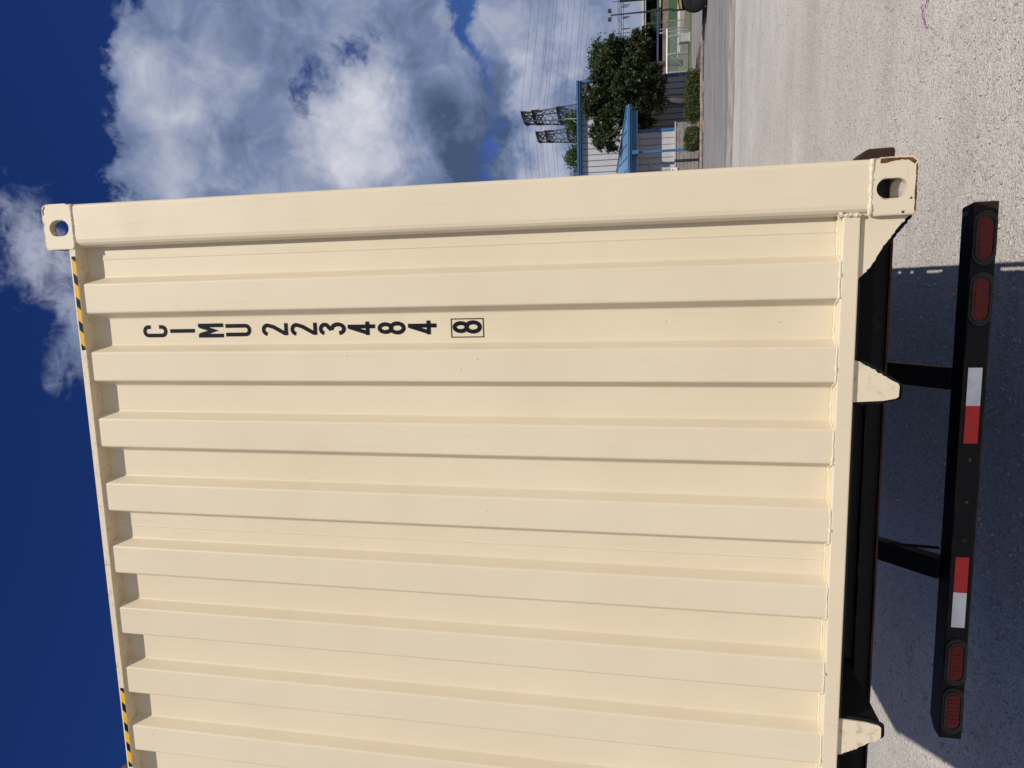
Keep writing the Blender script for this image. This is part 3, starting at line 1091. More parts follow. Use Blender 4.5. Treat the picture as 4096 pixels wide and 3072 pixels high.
YB = 0.862
zc = (bz0+bz1)/2+0.001
for i, lx in enumerate((-0.196, -0.432, -1.958, -2.180)):
    lamp = MB()
    lamp.ringplate([(a, YB, c) for a, c in capsule(lx, zc, 0.105, 0.0425)], [(a, YB, c) for a, c in capsule(lx, zc, 0.081, 0.0275)], (0, -1, 0), 0.008)
    lo = lamp.build('tail_light', 'grommet_rubber', tr, bevel=0.0025)
    rim = MB().ringplate([(a, YB-0.0065, c) for a, c in capsule(lx, zc, 0.0915, 0.035)], [(a, YB-0.0065, c) for a, c in capsule(lx, zc, 0.0812, 0.0277)], (0, -1, 0), 0.006).build('rim', 'grommet_rubber', lo, bevel=0.002)
    m = MB()
    cap = capsule(lx, zc, 0.0808, 0.0272)
    m.prism([(a, YB-0.0005, c) for a, c in cap], (0, -0.0075, 0))
    inn = capsule(lx, zc, 0.074, 0.021)
    m.prism([(a, YB-0.008, c) for a, c in inn], (0, -0.0022, 0))
    for kr in range(7):
        rx_ = lx-0.054+kr*0.018
        m.box(rx_-0.0012, rx_+0.0012, YB-0.0118, YB-0.0103, zc-0.0185, zc+0.0185)
    for kx in range(6):
        for kz in (-1, 1):
            px, pz = lx-0.052+kx*0.0208, zc+kz*0.0095
            ring = [(px+0.0042*math.cos(t), YB-0.0102, pz+0.0042*math.sin(t)) for t in np.linspace(0, 2*math.pi, 7)[:-1]]
            n0 = len(m.v)
            m.v += ring + [(px, YB-0.0114, pz)]
            for t in range(6):
                m.f.append((n0+t, n0+(t+1) % 6, n0+6))
    m.build('lens', 'red_lens', lo)


def tape(x0, w, mat):
    m = MB().prism([(x0, YB, zc-0.0255), (x0-w, YB, zc-0.0255), (x0-w, YB, zc+0.0255), (x0, YB, zc+0.0255)], (0, -0.0012, 0))
    m.build('reflective_tape', mat, bump_o)


def bxat(px):
    return px


tape(-0.703, 0.154, 'white_tape')
tape(-0.8575, 0.154, 'red_tape')
tape(-1.494, 0.154, 'red_tape')
tape(-1.6485, 0.154, 'white_tape')
for lx in (-1.080, -1.258, -1.420):
    m = MB()
    m.tube([(lx, YB, zc), (lx, YB-0.003, zc)], 0.0080, 10)
    m.tube([(lx, YB-0.003, zc), (lx, YB-0.005, zc)], [0.0055, 0.003], 8)
    m.build('marker_light', 'bare_rust', tr)


# running gear, well back under the bed
def wheel_set(x, y):
    prof = [(0.27, -0.12), (0.40, -0.135), (0.47, -0.125), (0.50, -0.10), (0.505, 0.0), (0.50, 0.10), (0.47, 0.125), (0.40, 0.135), (0.27, 0.12)]
    n = 28
    m = MB()
    for i in range(n):
        for rr, ww in prof:
            t = 2*math.pi*i/n
            m.v.append((x+ww, y+rr*math.cos(t), 0.505+rr*math.sin(t)))
    k = len(prof)
    for i in range(n):
        j = (i+1) % n
        for q in range(k-1):
            m.f.append((i*k+q, i*k+q+1, j*k+q+1, j*k+q))
    t = m.build('wheel', 'rubber', tr, smooth=True)
    r_ = MB().tube([(x-0.11, y, 0.505), (x-0.02, y, 0.505), (x+0.02, y, 0.505), (x+0.11, y, 0.505)], [0.275, 0.21, 0.21, 0.275], 24)
    r_.build('rim', 'rim_steel', t)


for y in (6.3, 7.6):
    for x in (-0.02, -0.34, -1.97, -2.29):
        wheel_set(x, y)
    MB().tube([(0.1, y, 0.505), (-2.41, y, 0.505)], 0.07, 12).build('axle', 'black_paint', tr)
    for x in (-0.60, -1.71):
        MB().box(x, x-0.08, y-0.25, y+0.25, 0.56, z(-0.2405)).build('spring_hanger', 'black_paint', tr)
    
# ================================================================== STONES ON THE GROUND
def stones(n, rmin, rmax, name, label, seed, r0, r1, dens=1.0):
    rg = np.random.default_rng(seed)
    phi = (1+5**0.5)/2
    V = np.array([(-1, phi, 0), (1, phi, 0), (-1, -phi, 0), (1, -phi, 0), (0, -1, phi), (0, 1, phi), (0, -1, -phi), (0, 1, -phi), (phi, 0, -1), (phi, 0, 1), (-phi, 0, -1), (-phi, 0, 1)])
    V /= np.linalg.norm(V[0])
    Fc = np.array([(0, 11, 5), (0, 5, 1), (0, 1, 7), (0, 7, 10), (0, 10, 11), (1, 5, 9), (5, 11, 4), (11, 10, 2), (10, 7, 6), (7, 1, 8), (3, 9, 4), (3, 4, 2), (3, 2, 6), (3, 6, 8), (3, 8, 9), (4, 9, 5), (2, 4, 11), (6, 2, 10), (8, 6, 7), (9, 8, 1)])
    ang = rg.uniform(-0.62, 0.56, n)
    rad = r0*(r1/r0)**rg.uniform(0, 1, n)
    px = -0.33 + rad*np.sin(ang)
    py = -2.2 + rad*np.cos(ang)
    size = rmin*(rmax/rmin)**(rg.uniform(0, 1, n)**4.5)
    A = rg.normal(size=(n, 3, 3))
    Q, _ = np.linalg.qr(A)
    sc = np.stack([rg.uniform(0.8, 1.25, n), rg.uniform(0.7, 1.1, n), rg.uniform(0.5, 0.85, n)], 1)
    jit = 1+rg.uniform(-0.18, 0.18, (n, 12, 1))
    P = V[None]*jit
    P = np.einsum('nij,nkj->nki', Q, P)
    P = P*sc[:, None, :]*size[:, None, None]
    P[:, :, 0] += px[:, None]
    P[:, :, 1] += py[:, None]
    P[:, :, 2] += (size*0.22)[:, None]
    verts = P.reshape(-1, 3)
    faces = (Fc[None]+12*np.arange(n)[:, None, None]).reshape(-1)
    me = bpy.data.meshes.new(name)
    me.vertices.add(len(verts))
    me.vertices.foreach_set('co', verts.ravel())
    nf = n*20
    me.loops.add(nf*3)
    me.loops.foreach_set('vertex_index', faces.astype(np.int32))
    me.polygons.add(nf)
    me.polygons.foreach_set('loop_start', np.arange(0, nf*3, 3, dtype=np.int32))
    me.update()
    me.validate()
    me.materials.append(MATS['stone'])
    o = bpy.data.objects.new(name, me)
    COL.objects.link(o)
    return tag(o, label, 'gravel', kind='stuff')


stones(60000, 0.0026, 0.0140, 'loose_gravel', 'small pale stones lying loose all over the ground', 3, 3.6, 17.0)

# purple string on the gravel
pts = []
for k in range(26):
    t = k/25
    pts.append((1.53-0.20*t+0.012*math.sin(7*t), 3.43-0.06*t+0.03*math.sin(4.2*t+0.5), 0.012+0.006*math.sin(11*t)**2))
m = MB().tube(pts, 0.0035, 5)
m.tube([(1.49, 3.40, 0.012), (1.52, 3.36, 0.016), (1.56, 3.38, 0.012)], 0.003, 5)
so = m.build('string', 'purple_string')
tag(so, 'thin purple string lying on the pale gravel', 'string')

# ================================================================== WAREHOUSE
YW = 31.0          # main wall
bl = empty('warehouse', (4.0, YW, 0), 'grey metal warehouse with blue eave, blue canopy and block base', 'building')
XR = 8.62          # right corner
MB().box(-6.0, XR-0.02, YW+0.02, YW+16, 0.0, 5.10).build('wall', 'wall_metal', bl)
pw = 0.262
pan = MB().box(XR-pw+0.02, XR-0.025, YW-0.012, YW+0.018, 0.0, 5.06).build('wall_panel', 'wall_metal', bl)
rib = MB().prism([(XR-pw-0.014, YW-0.010, 0.0), (XR-pw-0.004, YW-0.040, 0.0), (XR-pw+0.014, YW-0.040, 0.0), (XR-pw+0.022, YW-0.010, 0.0)], (0, 0, 5.06)).build('wall_rib', 'rib_metal', bl)
for k in range(1, 26):
    copy_at(pan, (-pw*k, 0, 0))
    copy_at(rib, (-pw*k, 0, 0))
# eave gutter: three stepped bands
m = MB()
m.prism([(XR+0.06, YW-0.02, 5.045), (XR+0.06, YW-0.22, 5.045), (XR+0.06, YW-0.24, 5.09), (XR+0.06, YW-0.27, 5.11), (XR+0.06, YW-0.27, 5.17), (XR+0.06, YW-0.32, 5.19), (XR+0.06, YW-0.32, 5.26), (XR+0.06, YW-0.02, 5.26)], (-14.6, 0, 0))
m.build('gutter', 'blue_paint', bl)
MB().prism([(XR+0.06, YW-0.30, 5.262), (XR+0.06, YW+8, 5.85), (XR+0.06, YW+16.2, 5.262), (XR+0.06, YW+16.2, 5.12), (XR+0.06, YW-0.0, 5.12)], (-14.6, 0, 0)).build('roof', 'blue_roof', bl)
MB().box(XR-0.02, XR+0.10, YW-0.05, YW+0.10, 0.0, 5.05).build('corner_trim', 'blue_paint', bl)
MB().box(7.42, 7.53, YW-0.14, YW-0.042, 0.3, 5.04).build('downspout', 'blue_paint', bl)
MB().tube([(7.10, YW-0.05, 5.25), (7.12, YW-0.05, 5.85)], 0.028, 8).build('roof_pipe', 'galvanised', bl)
MB().beam((6.90, YW-0.05, 5.27), (7.10, YW-0.05, 5.50), 0.02).build('pipe_stay', 'galvanised', bl)
# entrance block with hipped canopy
VY = 28.95
VX = 5.98
MB().box(-1.0, VX, VY+0.02, YW-0.015, 0.0, 2.72).build('entrance_wall', 'wall_metal', bl)
vp = MB().box(VX-0.10-pw+0.02, VX-0.105, VY-0.010, VY+0.019, 0.97, 2.70).build('entrance_panel', 'wall_metal', bl)
vr = MB().prism([(VX-0.1-pw-0.012, VY-0.008, 0.97), (VX-0.1-pw-0.002, VY-0.036, 0.97), (VX-0.1-pw+0.014, VY-0.036, 0.97), (VX-0.1-pw+0.022, VY-0.008, 0.97)], (0, 0, 1.73)).build('entrance_rib', 'rib_metal', bl)
for k in range(1, 13):
    copy_at(vp, (-pw*k, 0, 0))
    copy_at(vr, (-pw*k, 0, 0))
MB().box(VX-0.10, VX+0.02, VY-0.045, VY+0.06, 0.985, 2.70).build('corner_trim', 'blue_paint', bl)
# block base: each block laid in the wall
MB().box(1.8, 6.185, VY-0.128, VY+0.0195, 0.0, 0.925).build('block_core', 'mortar', bl)
blk = MB().box(6.19-0.395, 6.19, VY-0.140, VY-0.090, 0.012, 0.150).build('block', 'concrete_block', bl, bevel=0.006, seg=1)
for c_ in range(6):
    for k in range(10):
        if c_ == 0 and k == 0:
            continue
        dx = -0.405*k - (0.2025 if c_ % 2 else 0.0)
        copy_at(blk, (dx, 0, 0.152*c_))
MB().box(1.8, 6.21, VY-0.165, VY-0.012, 0.928, 0.985).build('block_cap', 'cap_trim', bl)
# canopy
FY = 28.0
FXR = 6.80
MB().prism([(0.0, FY, 2.90), (FXR, FY, 2.90), (4.62, YW-0.03, 3.47), (0.0, YW-0.03, 3.47)], (0, 0, -0.03)).build('canopy_roof', 'blue_roof', bl)
MB().prism([(FXR, FY, 2.899), (FXR, YW-0.03, 2.899), (4.62, YW-0.03, 3.469)], (0, 0, -0.03)).build('canopy_hip', 'blue_roof', bl)
MB().beam((FXR-0.02, FY+0.02, 2.93), (4.64, YW-0.06, 3.50), 0.11, 0.05).build('hip_cap', 'blue_roof', bl)
for k in range(7):
    xs = 6.35-0.52*k
    t = min(1.0, (FXR-xs)/(FXR-4.62))
    MB().beam((xs, FY+0.02, 2.918), (xs, FY+(YW-0.03-FY)*t*0.97, 2.918+0.57*t*0.97), 0.035, 0.05).build('roof_seam', 'blue_roof', bl)
m = MB()
m.prism([(FXR+0.04, FY+0.06, 2.735), (FXR+0.04, FY-0.03, 2.735), (FXR+0.04, FY-0.05, 2.79), (FXR+0.04, FY-0.08, 2.80), (FXR+0.04, FY-0.08, 2.885), (FXR+0.04, FY+0.06, 2.885)], (-6.84, 0, 0))
m.build('canopy_gutter', 'blue_paint', bl)
MB().box(0.0, 6.62, FY+0.14, FY+0.26, 2.50, 2.715).build('canopy_beam', 'blue_paint', bl)
MB().box(0.0, FXR-0.02, FY+0.065, VY+0.02, 2.7205, 2.732).build('soffit', 'wall_metal', bl)
MB().box(4.90, 4.99, FY+0.05, FY+0.13, 0.16, 2.70).build('canopy_post', 'blue_paint', bl)
MB().box(4.86, 5.02, FY-0.085, FY+0.135, 2.44, 2.72).build('post_head', 'blue_paint', bl)
MB().tube([(4.52, VY-0.02, 2.02), (4.52, VY-0.12, 2.02), (4.52, VY-0.22, 1.95)], [0.035, 0.035, 0.09], 10).build('wall_lamp', 'cap_trim', bl)
# small white notice on the wall
sg = empty('wall_sign', (4.2, VY-0.2, 0.98), 'small white wall sign with blue print above the block base', 'sign')
MB().box(3.78, 4.36, VY-0.190, VY-0.168, 0.86, 1.14).build('sign_board', 'white_paint', sg)
for (a, b, c_, d) in ((3.84, 4.06, 1.03, 1.08), (4.12, 4.30, 1.03, 1.08), (3.84, 4.22, 0.93, 0.97)):
    MB().box(a, b, VY-0.1935, VY-0.1905, c_, d).build('printed_line', 'sign_blue', sg)

# timber edging along the planting bed
for i, (a, b, yy) in enumerate(((8.70, 6.28, 26.28), (6.25, 3.85, 26.12), (3.82, 1.4, 26.0))):
    pts = [(a+(b-a)*k/8, yy+random.uniform(-0.012, 0.012), 0.062+random.uniform(-0.006, 0.006)) for k in range(9)]
    o = MB().tube(pts, [0.075*random.uniform(0.9, 1.05) for _ in pts], 9).build('landscape_timber', 'timber')
    tag(o, ('weathered landscape timber in front of the clipped hedge', 'weathered landscape timber in front of the round bush', 'weathered landscape timber running behind the container corner')[i], 'timber', 'timbers edging the planting bed')
sA = MB().beam((6.55, 25.78, 0.03), (7.00, 26.05, 0.035), 0.05, 0.03).build('wood_stake', 'cut_wood')
tag(sA, 'orange wooden stake lying on the asphalt by the hedge', 'stake')
sB = MB().beam((5.05, 25.55, 0.03), (5.55, 25.90, 0.035), 0.05, 0.03).build('wood_stake', 'cut_wood')
tag(sB, 'orange wooden stake lying on the asphalt by the round bush', 'stake')


# ================================================================== PLANTS
def leaves_mesh(name, cent, siz, mat, parent, seed, up_bias=0.3):
    rg = np.random.default_rng(seed)
    n = len(cent)
    a = rg.normal(size=(n, 3))
    a /= np.linalg.norm(a, axis=1)[:, None]
    b = rg.normal(size=(n, 3))
    b -= (b*a).sum(1)[:, None]*a
    b /= np.linalg.norm(b, axis=1)[:, None]
    s = siz[:, None]
    off = np.array(wloc(parent)) if parent else 0
    c = cent-off
    v = np.stack([c-a*s, c+b*s*0.42, c+a*s, c-b*s*0.42], 1).reshape(-1, 3)
    me = bpy.data.meshes.new(name)
    me.vertices.add(4*n)
    me.vertices.foreach_set('co', v.ravel())
    me.loops.add(4*n)
    me.loops.foreach_set('vertex_index', np.arange(4*n, dtype=np.int32))
    me.polygons.add(n)
    me.polygons.foreach_set('loop_start', np.arange(0, 4*n, 4, dtype=np.int32))
    me.update()
    me.materials.append(MATS[mat])
    o = bpy.data.objects.new(name, me)
    COL.objects.link(o)
    if parent:
        o.parent = parent
    return o


def tree(name, label, base, crown_c, crown_r, nclump, nleaf, lsize, mat, seed, trunk_r=0.13, group=None, droop=0.0, extra=()):
    rg = np.random.default_rng(seed)
    t = empty(name, base, label, 'tree', group)
    cc, cr_ = np.array(crown_c), np.array(crown_r)
    d = rg.normal(size=(nclump, 3))
    d /= np.linalg.norm(d, axis=1)[:, None]
    rad = rg.uniform(0.35, 1.0, nclump)**0.6
    lump = 1+0.22*np.sin(3*np.arctan2(d[:, 0], d[:, 2])+seed)+0.12*np.sin(7*np.arctan2(d[:, 1], d[:, 2]))
    cl = cc+d*cr_*(rad*lump)[:, None]*0.88
    cl[:, 2] -= droop*np.abs(d[:, 0])*rad
    if len(extra):
        cl = np.vstack([cl, np.array(extra)])
    m = MB()
    top = Vector((cc[0], cc[1], cc[2]+cr_[2]*0.2))
    b0 = Vector(base)
    fork = b0.lerp(top, 0.35)
    m.tube([b0-Vector((0, 0, 0.05)), b0.lerp(fork, 0.5)+Vector((0.03, 0, 0)), fork, top], [trunk_r*1.25, trunk_r, trunk_r*0.8, trunk_r*0.2], 8)
    for i in range(0, len(cl), 2):
        tip = Vector(cl[i])
        s0 = fork.lerp(top, random.uniform(0.0, 0.7))
        mid = s0.lerp(tip, 0.5)+Vector((0, 0, 0.12))
        m.tube([s0, mid, tip], [trunk_r*0.30, trunk_r*0.16, trunk_r*0.05], 5, caps=False)
    m.build('trunk', 'bark', t, smooth=True)
    per = max(3, nleaf//len(cl))
    spread = float(np.mean(cr_))*0.17
    pts = np.repeat(cl, per, axis=0)+rg.normal(size=(len(cl)*per, 3))*spread*np.array([1.0, 1.0, 0.75])
    sz = lsize*rg.uniform(0.6, 1.3, len(pts))
    leaves_mesh('crown', pts, sz, mat, t, seed+1)
    return t


SUB = [(9.55, 3.25, .72), (9.65, 2.4, .62), (9.0, 3.75, .62), (9.0, 2.75, .85), (8.35, 4.1, .66), (8.3, 3.0, .95), (8.2, 2.1, .52), (7.65, 4.40, .52), (7.5, 3.5, .9), (7.4, 2.5, .72),
       (6.95, 4.55, .36), (6.75, 3.8, .62), (6.7, 2.95, .48), (6.05, 4.2, .42), (6.0, 3.65, .34), (5.55, 4.05, .24), (5.5, 3.72, .20), (6.35, 2.2, .30), (7.35, 1.95, .62), (7.95, 1.85, .55), (7.0, 2.75, .6), (7.9, 3.6, .8), (8.7, 3.3, .8), (7.1, 4.05, .6)]


def landscape_tree():
    rg = np.random.default_rng(77)
    t = empty('oak_tree', (7.15, 29.3, 0.0), 'dark green leafy tree in front of the warehouse wall', 'tree')
    m = MB()
    b0 = Vector((7.15, 29.3, -0.05))
    fork = Vector((7.25, 29.3, 1.45))
    m.tube([b0, Vector((7.12, 29.3, 0.7)), fork], [0.17, 0.13, 0.11], 9)
    pts, sz = [], []
    for (X, Z, r_) in SUB:
        cY = 29.25+rg.uniform(-0.45, 0.35)
        c_ = np.array((X, cY, Z))
        tip = Vector((X, cY, Z))
        mid = fork.lerp(tip, 0.55)+Vector((0, 0, 0.15))
        m.tube([fork, mid, tip], [0.055, 0.032, 0.012], 6, caps=False)
        nc = max(6, int(34*r_**1.5)+4)
        for k in range(nc):
            d = rg.normal(size=3)
            d /= np.linalg.norm(d)
            q = c_+d*r_*np.array((1.0, 0.9, 0.85))*rg.uniform(0.35, 1.05)
            m.tube([tip, tip.lerp(Vector(q), 0.6)+Vector((0, 0, 0.05)), Vector(q)], [0.010, 0.007, 0.004], 4, caps=False)
            # a spray: leaves strung along short drooping twigs
            for w_ in range(9):
                e_ = rg.normal(size=3)
                e_ /= np.linalg.norm(e_)
                L_ = rg.uniform(0.12, 0.34)
                n_ = 22
                tt = rg.uniform(0, 1, n_)
                pp = q+np.outer(tt*L_, e_)+rg.normal(size=(n_, 3))*0.035
                pp[:, 2] -= 0.10*tt**2
                pts.append(pp)
                sz.append(rg.uniform(0.034, 0.070, n_))
    m.build('trunk', 'bark', t, smooth=True)
    leaves_mesh('crown', np.vstack(pts), np.concatenate(sz), 'leaf_dark', t, 78)
    return t


landscape_tree()
TG = 'trees behind the warehouse'
tree('broadleaf_tree', 'green tree rising over the warehouse roof below the farther pylon', (8.9, 50, 0), (8.9, 50, 5.9), (1.5, 1.5, 2.0), 100, 20000, 0.105, 'leaf_mid', 21, 0.2, TG)
tree('broadleaf_tree', 'green tree rising over the roof next to the container post', (6.9, 49, 0), (6.9, 49, 5.75), (1.4, 1.5, 2.0), 90, 17000, 0.105, 'leaf_mid', 22, 0.2, TG)
tree('broadleaf_tree', 'green tree rising over the roof below the nearer pylon', (10.8, 51, 0), (10.8, 51, 5.9), (1.4, 1.5, 2.1), 100, 19000, 0.105, 'leaf_mid', 25, 0.2, TG)
tree('broadleaf_tree', 'green tree low at the right end of the warehouse roof', (12.6, 51, 0), (12.6, 51, 5.6), (1.2, 1.4, 1.9), 80, 15000, 0.105, 'leaf_mid', 23, 0.18, TG)
tree('broadleaf_tree', 'green tree showing beside the dark tree past the warehouse corner', (13.4, 46, 0), (13.6, 46, 4.4), (1.3, 1.4, 1.9), 70, 12000, 0.105, 'leaf_mid', 24, 0.18, TG)


def bush(name, label, c, rr, n, lsize, mat, seed, boxy=4.0):
    rg = np.random.default_rng(seed)
    t = empty(name, (c[0], c[1], 0.0), label, 'hedge' if 'hedge' in label else 'bush')
    pts = []
    u = rg.uniform(-1, 1, (n*4, 3))
    rad = (np.abs(u)**boxy).sum(1)**(1/boxy)
    u = u[(rad < 1.0) & (rad > 0.62)][:n]
    nz = 1+0.07*np.sin(u[:, 0]*9+seed)+0.06*np.sin(u[:, 1]*7+u[:, 0]*15)
    pts = np.array(c)+u*np.array(rr)*nz[:, None]+rg.normal(size=u.shape)*0.018
    pts[:, 2] = np.maximum(pts[:, 2], 0.02)
    leaves_mesh('foliage', pts, lsize*rg.uniform(0.6, 1.3, len(pts)), mat, t, seed)
    m = MB()
    for k in range(7):
        a = random.uniform(-0.7, 0.7)
        x = c[0]+a*rr[0]
        m.tube([(x, c[1], 0.0), (x+random.uniform(-0.1, 0.1), c[1]+random.uniform(-0.05, 0.05), c[2]+rr[2]*0.5)], [0.02, 0.006], 5)
    m.build('stem', 'bark', t)
    return t


bush('clipped_hedge', 'long clipped green hedge along the planting bed', (6.75, 27.3, 0.33), (0.98, 0.42, 0.33), 9000, 0.034, 'leaf_hedge', 31)
bush('round_bush', 'small round bush in front of the block base', (5.18, 27.3, 0.33), (0.47, 0.42, 0.34), 4800, 0.034, 'leaf_hedge', 32, 2.8)

# ================================================================== GATE AND FENCE
gt = empty('sliding_gate', (11.8, 38.3, 0), 'grey slatted metal gate with white top bar past the warehouse', 'gate')
GY = 38.3
MB().tube([(10.55, GY, 1.15), (13.0, GY, 1.15)], 0.050, 10).build('top_bar', 'white_paint', gt)
for xx in (10.78, 11.72, 12.62):
    MB().box(xx-0.035, xx+0.035, GY-0.03, GY+0.03, 0.03, 1.10).build('gate_post', 'galvanised', gt)
MB().beam((10.80, GY-0.045, 0.06), (11.68, GY-0.045, 1.06), 0.05, 0.03).build('brace', 'galvanised', gt)
MB().beam((11.76, GY-0.045, 0.06), (12.58, GY-0.045, 1.06), 0.05, 0.03).build('brace', 'galvanised', gt)
sl = MB().box(10.60, 12.98, GY+0.032, GY+0.042, 0.05, 0.068).build('slat', 'galvanised', gt)
for k in range(1, 20):
    copy_at(sl, (0, 0, 0.052*k))
fe = empty('mesh_fence', (13.3, 38.7, 0), 'short chain link fence panel at the end of the gate', 'fence')
for xx in (13.0, 13.16, 13.55):
    MB().tube([(xx, 38.75, 0), (xx, 38.75, 1.55 if xx < 13.3 else 1.05)], 0.028, 8).build('fence_post', 'galvanised', fe)
m = MB()
for k in range(16):
    z0 = -0.6+0.1*k
    for sgn in (1, -1):
        a, b = (12.62, z0), (13.55, z0+0.93*1.0)
        pa, pb = (a if sgn > 0 else (a[0], 1.0-a[1]-0.0)), (b if sgn > 0 else (b[0], 1.0-b[1]))
        # keep the wire inside the panel
        def clip(p, q):
            p, q = Vector(p), Vector(q)
            d = q-p
            t0, t1 = 0.0, 1.0
            for lo, hi in ((0.03, 1.02),):
                if abs(d.y) < 1e-9:
                    continue
                ta, tb = (lo-p.y)/d.y, (hi-p.y)/d.y
                t0, t1 = max(t0, min(ta, tb)), min(t1, max(ta, tb))
            return (p+d*t0, p+d*t1) if t1 > t0+0.02 else None
        r_ = clip(pa, pb)
        if r_:
            m.beam((r_[0].x, 38.76, r_[0].y), (r_[1].x, 38.76, r_[1].y), 0.007)
m.build('wire_mesh', 'galvanised', fe)
ub = empty('utility_box', (12.25, 37.5, 0), 'grey metal gate motor box standing in front of the gate', 'utility box')
MB().box(11.98, 12.40, 37.3, 37.75, 0.05, 0.52).build('cabinet', 'box_grey', ub, bevel=0.015)
MB().box(11.96, 12.42, 37.28, 37.77, 0.522, 0.545).build('lid', 'box_grey', ub)
MB().box(11.94, 12.44, 37.26, 37.79, 0.0, 0.048).build('base', 'kerb_concrete', ub)
sheet('verge', 10.2, 15.0, 35.6, 38.2, 0.012, 'verge_grass')
sheet('rough_grass', 8.8, 15.8, 38.2, 54.1, 0.010, 'dry_grass')

# ================================================================== FORKLIFT at the right edge
fk = empty('forklift', (10.4, 25.2, 0), 'yellow forklift with black mast cut off by the picture edge', 'forklift')


def fwheel(x, y, rr, w):
    n = 26
    prof = [(0.48, -0.5), (0.86, -0.5), (0.97, -0.40), (1.0, -0.25), (1.0, 0.25), (0.97, 0.40), (0.86, 0.5), (0.48, 0.5)]
    m = MB()
    k = len(prof)
    for i in range(n):
        t = 2*math.pi*i/n
        for pr_, ww in prof:
            m.v.append((x+pr_*rr*math.cos(t), y+ww*w, rr+pr_*rr*math.sin(t)))
    for i in range(n):
        j = (i+1) % n
        for q in range(k-1):
            m.f.append((i*k+q, i*k+q+1, j*k+q+1, j*k+q))
    wo = m.build('wheel', 'rubber', fk, smooth=True)
    MB().tube([(x, y-w*0.40, rr), (x, y+w*0.40, rr)], rr*0.5, 20).build('rim', 'machine_black', wo)


for y in (24.35, 25.75):
    fwheel(9.28, y, 0.43, 0.30)
for y in (24.45, 25.65):
    fwheel(11.25, y, 0.36, 0.24)
for y in (24.18, 25.60):
    pts = [(9.28+0.50*math.cos(R(a)), 0.43+0.50*math.sin(R(a))) for a in range(20, 130, 10)]
    o2 = [(9.28+0.545*math.cos(R(a)), 0.43+0.545*math.sin(R(a))) for a in range(120, 18, -10)]
    MB().prism([(a, y, c_) for a, c_ in pts+o2], (0, 0.34, 0)).build('fender', 'machine_yellow', fk)
MB().prism([(9.75, 24.62, 0.28), (11.9, 24.62, 0.30), (12.05, 24.62, 0.55), (12.0, 24.62, 1.15), (11.7, 24.62, 1.25), (10.6, 24.62, 1.20), (10.3, 24.62, 0.80), (9.75, 24.62, 0.75)], (0, 0.86, 0)).build('body', 'machine_yellow', fk, bevel=0.03)
for (px, py) in ((10.05, 24.60), (10.05, 25.42), (11.3, 24.60), (11.3, 25.42)):
    MB().box(px, px+0.07, py, py+0.07, 0.7, 2.62).build('cab_pillar', 'machine_black', fk)
MB().box(9.95, 11.45, 24.55, 25.55, 2.625, 2.72).build('overhead_guard', 'machine_black', fk, bevel=0.02)
MB().box(10.4, 10.9, 24.85, 25.25, 1.21, 1.33).build('seat', 'machine_black', fk, bevel=0.04)
for y in (24.62, 25.30):
    MB().beam((9.44, y+0.06, 0.10), (9.50, y+0.06, 3.06), 0.16, 0.14, (0, 1, 0)).build('mast_rail', 'machine_black', fk)
MB().beam((9.50, 24.62, 2.96), (9.50, 25.42, 2.96), 0.14).build('mast_cross_bar', 'machine_black', fk)
MB().box(9.02, 9.10, 24.45, 25.55, 0.45, 0.95).build('fork_carriage', 'machine_black', fk)
for y in (24.50, 25.35):
    MB().prism([(9.01, y, 1.20), (8.96, y, 1.20), (8.95, y, 0.09), (7.85, y, 0.075), (7.85, y, 0.055), (8.98, y, 0.035), (9.01, y, 0.08)], (0, 0.12, 0)).build('fork', 'machine_black', fk)

fk.rotation_euler.z = -R(20)
fk.location.x = 10.80

# ================================================================== FAR YARD
K = 1.42
sh = empty('open_shed', (44, 105, 0), 'long open shed with pale roof band in the distance', 'building')
MB().box(20, 92, 105, 118, 2.98, 3.54).build('roof', 'shed_roof', sh)
MB().box(20, 92, 104.9, 104.99, 3.22, 3.28).build('roof_seam', 'shed_dark', sh)
MB().box(20.2, 91.8, 117.6, 117.9, 0.0, 2.975).build('back_wall', 'shed_dark', sh)
for k in range(10):
    MB().box(21+7.4*k, 21.3+7.4*k, 105.1, 105.4, 0, 2.975).build('shed_post', 'dark_steel', sh)
for (a, b, c_, hgt) in ((27.5, 33.5, 114, 2.1), (41, 49, 114, 2.4)):
    o = MB().box(a, b, c_, c_+2.5, 0, hgt).build('stored_crate', 'shed_dark', None, bevel=0.05)
    tag(o, 'dark stack stored under the %s part of the far shed' % ('left' if a < 35 else 'right'), 'crate')
# green and yellow truck under the shed
tk = empty('yellow_green_truck', (37.6, 107.5, 0), 'small yellow and green truck parked under the far shed', 'truck')
MB().prism([(35.7, 106.6, 0.9), (38.4, 106.6, 0.9), (38.4, 106.6, 2.3), (37.4, 106.6, 2.4), (36.2, 106.6, 2.05), (35.7, 106.6, 1.55)], (0, 1.9, 0)).build('cab', 'truck_green', tk, bevel=0.08)
MB().prism([(36.5, 106.59, 1.6), (37.4, 106.59, 1.6), (37.4, 106.59, 2.15), (37.0, 106.59, 2.15)], (0, 0.008, 0)).build('side_window', 'dark_glass', tk)
MB().box(38.45, 42.2, 106.5, 108.5, 0.85, 1.35).build('bed', 'truck_green', tk)
for xx in (36.6, 41.0):
    MB().tube([(xx, 106.55, 0.45), (xx, 106.85, 0.45)], 0.45, 18).build('wheel', 'rubber', tk)
    MB().tube([(xx, 108.1, 0.45), (xx, 108.4, 0.45)], 0.45, 18).build('wheel', 'rubber', tk)
MB().box(36.1, 41.8, 106.9, 108.0, 0.48, 0.848).build('chassis', 'dark_steel', tk)
